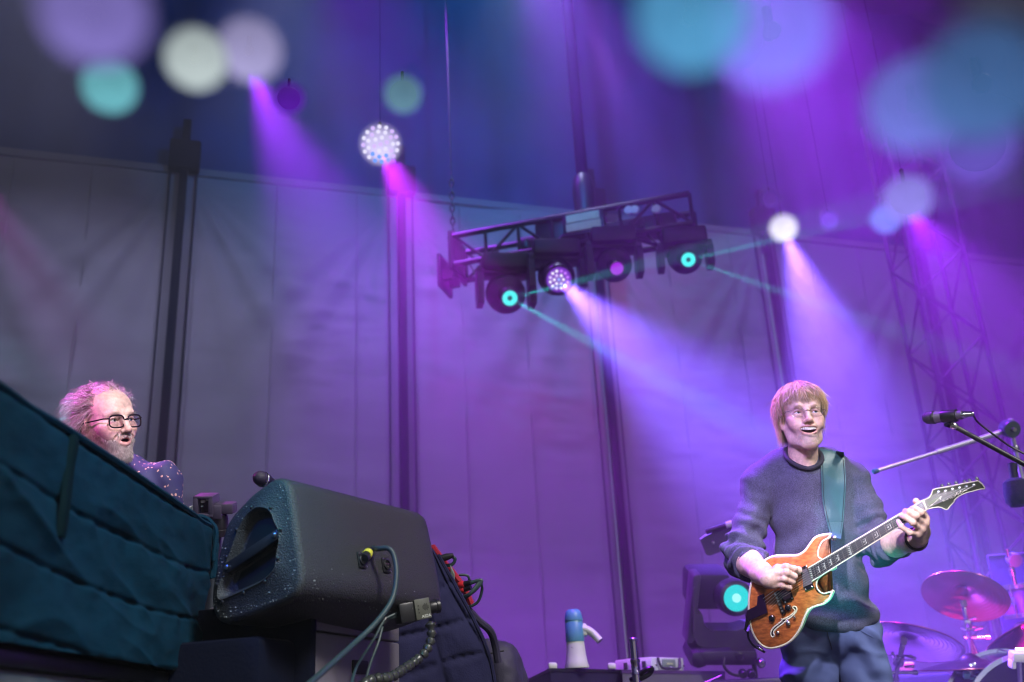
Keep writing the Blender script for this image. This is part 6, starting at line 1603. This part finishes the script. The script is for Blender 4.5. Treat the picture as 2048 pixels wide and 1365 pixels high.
m = MB(); m.tube(curve([F(1448, 1312, -.01), F(1446, 1330, -.03), F(1462, 1345, -.03), F(1490, 1350, -.02)], 16), .007, 8); m.build('handle_strap', M_blackplastic, fl)
# flat plate on an arm
g = thing('plate_on_arm', P(1455, 1110, 4.9), 'small grey plate tilted on a dark arm behind the guitarist, above the floor light', 'stand')
px_ = [(1401, 1080), (1410, 1073), (1462, 1050), (1478, 1090), (1420, 1112), (1413, 1110)]
m = MB(); m.prism([P(x, y, 4.9) for x, y in px_], FWD * .03); m.build('plate', mat('grey_plate', (.12, .10, .16), .5), g, smooth=False)
m = MB(); m.tube([P(1412, 1064, 4.88), P(1470, 1046, 4.88)], .014, 8); m.build('arm', M_blackmetal, g)
m = MB(); m.lathe([(.016, 0), (.016, .03)], P(1452, 1051, 4.86), RIGHT + UP * .3, 12); m.build('arm_tip', M_wh, g)
m = MB(); m.sphere(P(1426, 1086, 4.89), .008); m.build('screw', M_steel, g)
bt = P(1475, 1075, 4.95); m = MB(); m.tube([bt, Vector((bt.x, bt.y, 0))], .012, 8); m.build('stand_tube', M_blackmetal, g)
# --- vocal microphone on a black boom at the right
mt = P(1858, 836, 3.05); md = (P(1905, 832, 3.0) - mt).normalized()
vm = thing('stage_microphone', mt, 'vocal microphone held by a black boom arm in front of the guitarist', 'microphone')
m = MB(); m.lathe([(.002, -.018), (.012, -.016), (.0185, -.007), (.0195, .002), (.019, .012)], mt, md, 22); m.build('grille', M_grille, vm)
m = MB(); m.lathe([(.0195, .010), (.0205, .013), (.0205, .018), (.019, .02)], mt, md, 22); m.build('ring', M_blackmetal, vm)
m = MB(); m.lathe([(.0185, .019), (.0165, .045), (.014, .075), (.0135, .1)], mt, md, 22); m.build('handle', mat('violet_grey_metal', (.16, .13, .2), .42, .5), vm)
m = MB(); m.lathe([(.0105, .098), (.0105, .112), (.009, .114), (.0085, .128), (.004, .134)], mt, md, 16); m.build('plug', M_chrome, vm)
bo0, bo1 = P(1899, 848, 3.03), P(2120, 968, 2.9)
bm_ = thing('boom_stand', bo1, 'black microphone boom arm reaching in from the right edge', 'microphone stand')
m = MB(); m.tube([bo0, bo1], .0075, 10); m.build('boom', M_blackmetal, bm_)
m = MB(); m.lathe([(.010, 0), (.0115, .004), (.0115, .016), (.009, .02)], bo0 + (bo1 - bo0).normalized() * .004, bo1 - bo0, 14); m.build('collar', M_chrome, bm_)
cc0 = mt + md * .062
m = MB(); m.lathe([(.0185, -.022), (.0195, -.016), (.0195, .016), (.0185, .022)], cc0, md, 18); m.build('clip', M_blackplastic, bm_)
m = MB(); m.tube([cc0 - UP * .015, P(1893, 849, 3.03), bo0 + (bo1 - bo0).normalized() * .015], [.008, .009, .009], 10); m.build('clip_joint', M_blackplastic, bm_)
m = MB(); m.tube([bo1, Vector((bo1.x + .02, bo1.y, 0))], .011, 10); m.lathe([(.15, 0), (.15, .018), (.02, .03)], Vector((bo1.x + .02, bo1.y, 0)), ZUP, 24); m.build('upright', M_blackmetal, bm_)
mcb = thing('microphone_cable', P(1990, 870, 3.0), 'thin dark cable curving down from the vocal microphone', 'cable')
m = MB(); m.tube(curve([mt + md * .13, P(1955, 844, 2.99), P(1985, 868, 2.98), P(2020, 893, 2.97), P(2060, 915, 2.95), P(2120, 960, 2.92)], 30), .003, 8); m.build('lead', M_blackplastic, mcb)
# --- silver boom stand with dark microphone over the drums
d5 = 4.6
sb = thing('silver_boom_stand', Vector((*P(2032, 900, d5).xy, 0)), 'silver boom stand with a round clutch reaching over the drums', 'microphone stand')
M_silver = mat('silver_tube', (.82, .82, .84), .35, .45)
ja = P(2018, 860, d5); jb = P(1747, 944, 4.35)
m = MB(); m.tube([ja, ja + (jb - ja) * .55], .0125, 12); m.build('boom', M_silver, sb)
m = MB(); m.tube([ja + (jb - ja) * .5, jb], .0085, 12); m.build('boom_extension', M_silver, sb)
m = MB(); m.lathe([(.0, -.002), (.011, 0), (.012, .02), (.009, .024)], jb, ja - jb, 12); m.build('end_cap', mat('teal_rubber', (.05, .2, .22), .6), sb)
m = MB(); m.lathe([(.0, -.03), (.036, -.03), (.040, -.024), (.040, .024), (.036, .03), (.0, .03)], P(2019, 858, d5 - .02), -FWD, 28); m.build('clutch', mat('clutch_grey', (.10, .15, .16), .4, .3), sb)
m = MB(); m.lathe([(.0, .05), (.009, .05), (.010, .03), (.01, .028)], P(2019, 858, d5 - .02), -FWD, 14); m.build('clutch_bolt', M_steel, sb)
m = MB(); m.tube([P(2021, 838, d5), P(2026, 872, d5)], .012, 12); m.tube([P(2024, 866, d5), P(2032, 905, d5), Vector((*P(2036, 930, d5).xy, 0))], .010, 12); m.build('upright', M_silver, sb)
for y_ in (892, 925):
    m = MB(); m.lathe([(.015, 0), (.018, .004), (.018, .02), (.015, .026)], P(2029 + (y_ - 892) * .16, y_, d5), -ZUP, 14); m.build('joint', M_steel, sb)
hm = P(2034, 985, 4.4)
dm = thing('overhead_microphone', hm, 'dark foam covered microphone hanging at the right edge above the cymbals', 'microphone')
m = MB(); m.lathe([(.0, .062), (.03, .06), (.05, .045), (.056, .0), (.054, -.04), (.04, -.06), (.0, -.065)], hm, ZUP, 24); m.build('foam', mat('dark_foam', (.02, .015, .04), .95, bump=.004, bscale=120), dm)
m = MB(); m.tube([hm + ZUP * .05, hm + ZUP * .13 + RIGHT * .01], [.016, .02], 12); m.build('body', M_blackplastic, dm)
# --- cymbals
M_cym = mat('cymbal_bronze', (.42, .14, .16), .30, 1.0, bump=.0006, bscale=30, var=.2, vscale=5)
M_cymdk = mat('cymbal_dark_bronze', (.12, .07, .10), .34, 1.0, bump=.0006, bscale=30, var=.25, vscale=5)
def cymbal(c, n, r, m_, label):
    c = Vector(c); n = Vector(n).normalized()
    t = thing('cymbal', c, label, 'cymbal', 'cymbals of the drum kit')
    pr = [(r * .06, .0)]
    prof = [(.006, .028), (r * .10, .026), (r * .17, .014), (r * .22, .004), (r * .6, -.010), (r * .97, -.026), (r, -.029)]
    up_ = [(a, b + .0025) for a, b in prof]
    m = MB(); m.lathe(prof + up_[::-1], c, n, 56, caps=False); m.build('plate', m_, t)
    m = MB(); m.lathe([(r * 1.0, -.031), (r * 1.004, -.029), (r * 1.0, -.026)], c, n, 56, caps=False); m.build('rim', M_cym, t)
    for q in np.linspace(.3, .92, 9):
        h_ = np.interp(q, [a / r for a, _ in prof], [b for _, b in prof])
        m = MB(); m.lathe([(r * q - .003, h_ - .0002), (r * q, h_ - .0016), (r * q + .003, h_ - .0002)], c, n, 56, caps=False); m.build('lathe_groove', m_, t)
    return t
n1 = (dcam(.10, .50, .84) * -1) ; n1 = -n1
c1 = P(1931, 1184, 5.0)
cymbal(c1, dcam(.36, .66, -.66), .205, M_cym, 'large tilted rose lit crash cymbal beside the lattice tower')
c2 = P(1818, 1274, 4.8)
cymbal(c2, dcam(.28, .82, -.50), .25, M_cymdk, 'wide dark cymbal just behind the guitarist, below the rose lit crash')
c3 = P(2045, 1258, 4.6)
cymbal(c3, dcam(-.30, .72, -.62), .205, M_cymdk, 'dark cymbal cut by the right edge beside the rose lit crash')
c4 = P(1940, 1322, 4.4)
cymbal(c4, dcam(-.06, .94, -.30), .215, M_cymdk, 'shallow dark cymbal with pale rim low below the rose lit crash')
def cstand(top, bot, lab, d=.0):
    t = thing('cymbal_stand', Vector((bot[0], bot[1], 0)), lab, 'cymbal stand', 'chrome stands of the cymbals')
    top = Vector(top)
    m = MB(); m.tube([top, Vector(bot)], .011, 12); m.tube([Vector(bot), Vector((bot[0], bot[1], 0.02))], .013, 12); m.build('tube', M_chrome, t)
    m = MB(); m.lathe([(.010, 0), (.016, .003), (.016, .03), (.011, .034)], top, (Vector(bot) - top), 14); m.build('felt', mat('cream_felt', (.6, .5, .35), .9), t)
    a = (Vector(bot) - top).normalized()
    m = MB(); m.lathe([(.010, .035), (.013, .04), (.011, .09)], top, a, 14); m.build('sleeve', M_steel, t)
    rs_ = np.random.RandomState(int(abs(top.x * 100)))
    p = top + a * .12
    m = MB(); m.box(p, .04, .04, .05, basis(a), bev=.008); m.build('tilter', M_chrome, t)
    for k_ in range(5):
        q = p + Vector(rs_.uniform(-.03, .03, 3)); e = q + (RIGHT * rs_.uniform(-1, 1) + UP * rs_.uniform(-.4, .4) - FWD * rs_.rand() * .6).normalized() * .045
        m = MB(); m.tube([q, e], [.006, .008], 8); m.sphere(e, .0095, 10, 6); m.build('wing_bolt', M_chrome, t)
    q = p + a * .06
    m = MB(); m.tube([q - RIGHT * .03, q + RIGHT * .09], .009, 10); m.lathe([(.014, 0), (.014, .02)], q + RIGHT * .08, RIGHT, 12); m.build('side_arm', M_chrome, t)
    m = MB(); m.tube([q, q + a * .10 + RIGHT * .03], .012, 10); m.build('brace', M_chrome, t)
cstand(P(1926, 1200, 4.97), P(1952, 1365, 4.9), 'chrome cymbal stand under the rose lit crash cymbal')
cstand(P(1809, 1275, 4.78), P(1788, 1365, 4.8), 'chrome cymbal stand under the wide dark cymbal beside the guitarist')
# --- drums
M_shell = mat('violet_drum_shell', (.16, .03, .20), .18, coat=.5, var=.2, vscale=4); M_head = mat('drum_head', (.6, .58, .6), .5)
def drum(c, n, r, hgt, m_, label, lugs=8, headm=None):
    c = Vector(c); n = Vector(n).normalized(); t = thing('drum', c, label, 'drum', 'drums of the kit')
    m = MB(); m.lathe([(r, -hgt), (r, 0)], c, n, 48); m.build('shell', m_, t)
    for h_ in (0, -hgt):
        m = MB(); m.lathe([(r * 1.0, h_ - .012), (r * 1.05, h_ - .012), (r * 1.055, h_ + .01), (r * .99, h_ + .014), (r * .98, h_)], c, n, 48, caps=False); m.build('hoop', M_chrome, t)
    m = MB(); m.lathe([(r * .98, .006), (0, .007)], c, n, 40, caps=False); m.build('head', headm or M_head, t)
    X, Y, Z = basis(n)
    for k_ in range(lugs):
        a = 2 * math.pi * k_ / lugs; u = X * math.cos(a) + Y * math.sin(a)
        m = MB(); m.tube([c + u * r * 1.04 + Z * .01, c + u * r * 1.04 - Z * (hgt + .01)], .004, 6); m.box(c + u * r * 1.02 - Z * hgt / 2, .02, .02, .04, (u, Z.cross(u), Z), bev=.004); m.build('lug', M_chrome, t)
    return t
drum(P(2052, 1172, 5.4), dcam(-.1, .94, -.32), .135, .15, M_shell, 'shiny violet drum at the right edge behind the crash cymbal', 6)
bd_ = drum(P(2075, 1450, 4.1), dcam(-.15, .25, .95), .27, .35, mat('black_drum_shell', (.01, .01, .014), .25), 'big black drum whose hoop curves through the bottom right corner', 8, headm=mat('black_head', (.006, .006, .01), .35))
drum(P(1800, 1392, 5.0), dcam(0, .97, -.2), .2, .2, M_shell, 'violet drum low behind the guitarist under the wide dark cymbal', 8)
# clamps and small hardware near the bottom right corner
hw_ = thing('drum_rack_clamp', P(2035, 1325, 4.1), 'bright white clamp above the big black drum in the corner', 'clamp')
m = MB(); m.box(P(2038, 1313, 4.1), .07, .05, .04, (RIGHT, FWD, UP), bev=.008); m.box(P(2024, 1328, 4.1), .02, .04, .035, (RIGHT, FWD, UP), bev=.006); m.build('jaw', mat('pale_clamp', (.7, .72, .66), .4), hw_)
m = MB(); m.tube([P(2030, 1300, 4.12), P(2060, 1300, 4.12)], .008, 8); m.build('bolt', M_chrome, hw_)
m = MB(); m.tube([P(2038, 1320, 4.12), P(2042, 1420, 4.12)], .012, 10); m.build('post', M_chrome, hw_)
hc2 = thing('rack_joint', P(1948, 1345, 4.3), 'cluster of chrome joints on the stand below the shallow dark cymbal', 'clamp')
rs = np.random.RandomState(5)
for k_ in range(9):
    p = P(1930 + rs.rand() * 45, 1330 + rs.rand() * 28, 4.25)
    m = MB(); m.box(p, .03, .03, .022, basis(dcam(rs.rand() - .5, rs.rand() - .5, 1)), bev=.006) if k_ % 2 else m.tube([p, p + RIGHT * .03 + UP * (rs.rand() - .5) * .04], .009, 8); m.build('joint', M_chrome if k_ % 3 else mat('joint_teal', (.15, .4, .42), .3, .6), hc2)
m = MB(); m.tube([P(1950, 1350, 4.28), P(1953, 1450, 4.28)], .012, 8); m.build('post', M_chrome, hc2)
us_ = thing('small_upper_stand', P(2020, 1170, 5.2), 'short chrome stand with a blue clutch behind the violet drum', 'stand')
m = MB(); m.tube([P(2013, 1098, 5.2), P(2020, 1125, 5.2), P(2030, 1170, 5.2)], .011, 10); m.build('tube', M_chrome, us_)
m = MB(); m.lathe([(.0, -.02), (.035, -.02), (.038, 0), (.035, .02), (0, .02)], P(2028, 1120, 5.2), -FWD, 22); m.build('clutch', mat('blue_grey_clutch', (.10, .12, .22), .4), us_)
m = MB(); m.tube([P(2022, 1138, 5.19), P(2026, 1150, 5.19)], .017, 10); m.build('collar', M_chrome, us_)
# clear violet screen behind the drums
scn = thing('drum_screen', Vector((*P(2030, 1200, 5.9).xy, 0)), 'violet drum screen panel standing behind the kit at the right edge', 'screen')
m = MB(); a_, b_ = at_z(1975, 1114, P(1975, 1114, 5.9).z), P(2120, 1104, 6.0)
M_scr = mat('violet_acrylic', (.05, .025, .12), .35)
m.prism([a_, b_, Vector((b_.x, b_.y, .05)), Vector((a_.x, a_.y, .05))], FWD * .012); m.build('panel', M_scr, scn, smooth=False)
m = MB(); m.tube([a_ + UP * .004, b_ + UP * .004], .008, 8); m.build('edge', M_vio, scn)
# white label box behind, seen between the legs and cymbals
lb = P(1815, 1345, 5.3)
bxl = thing('amplifier_case', Vector((lb.x, lb.y, 0)), 'low amplifier with a pale label between the guitarist and the drums', 'amplifier')
m = MB(); m.box(Vector((lb.x - .1, lb.y + .2, lb.z / 2)), .7, .3, lb.z - .02, None, bev=.02); m.build('body', M_navycase, bxl)
m = MB(); m.box(P(1812, 1333, 5.25), .08, .012, .04, (RIGHT, FWD, UP), bev=.003); m.build('label_plate', M_label, bxl)
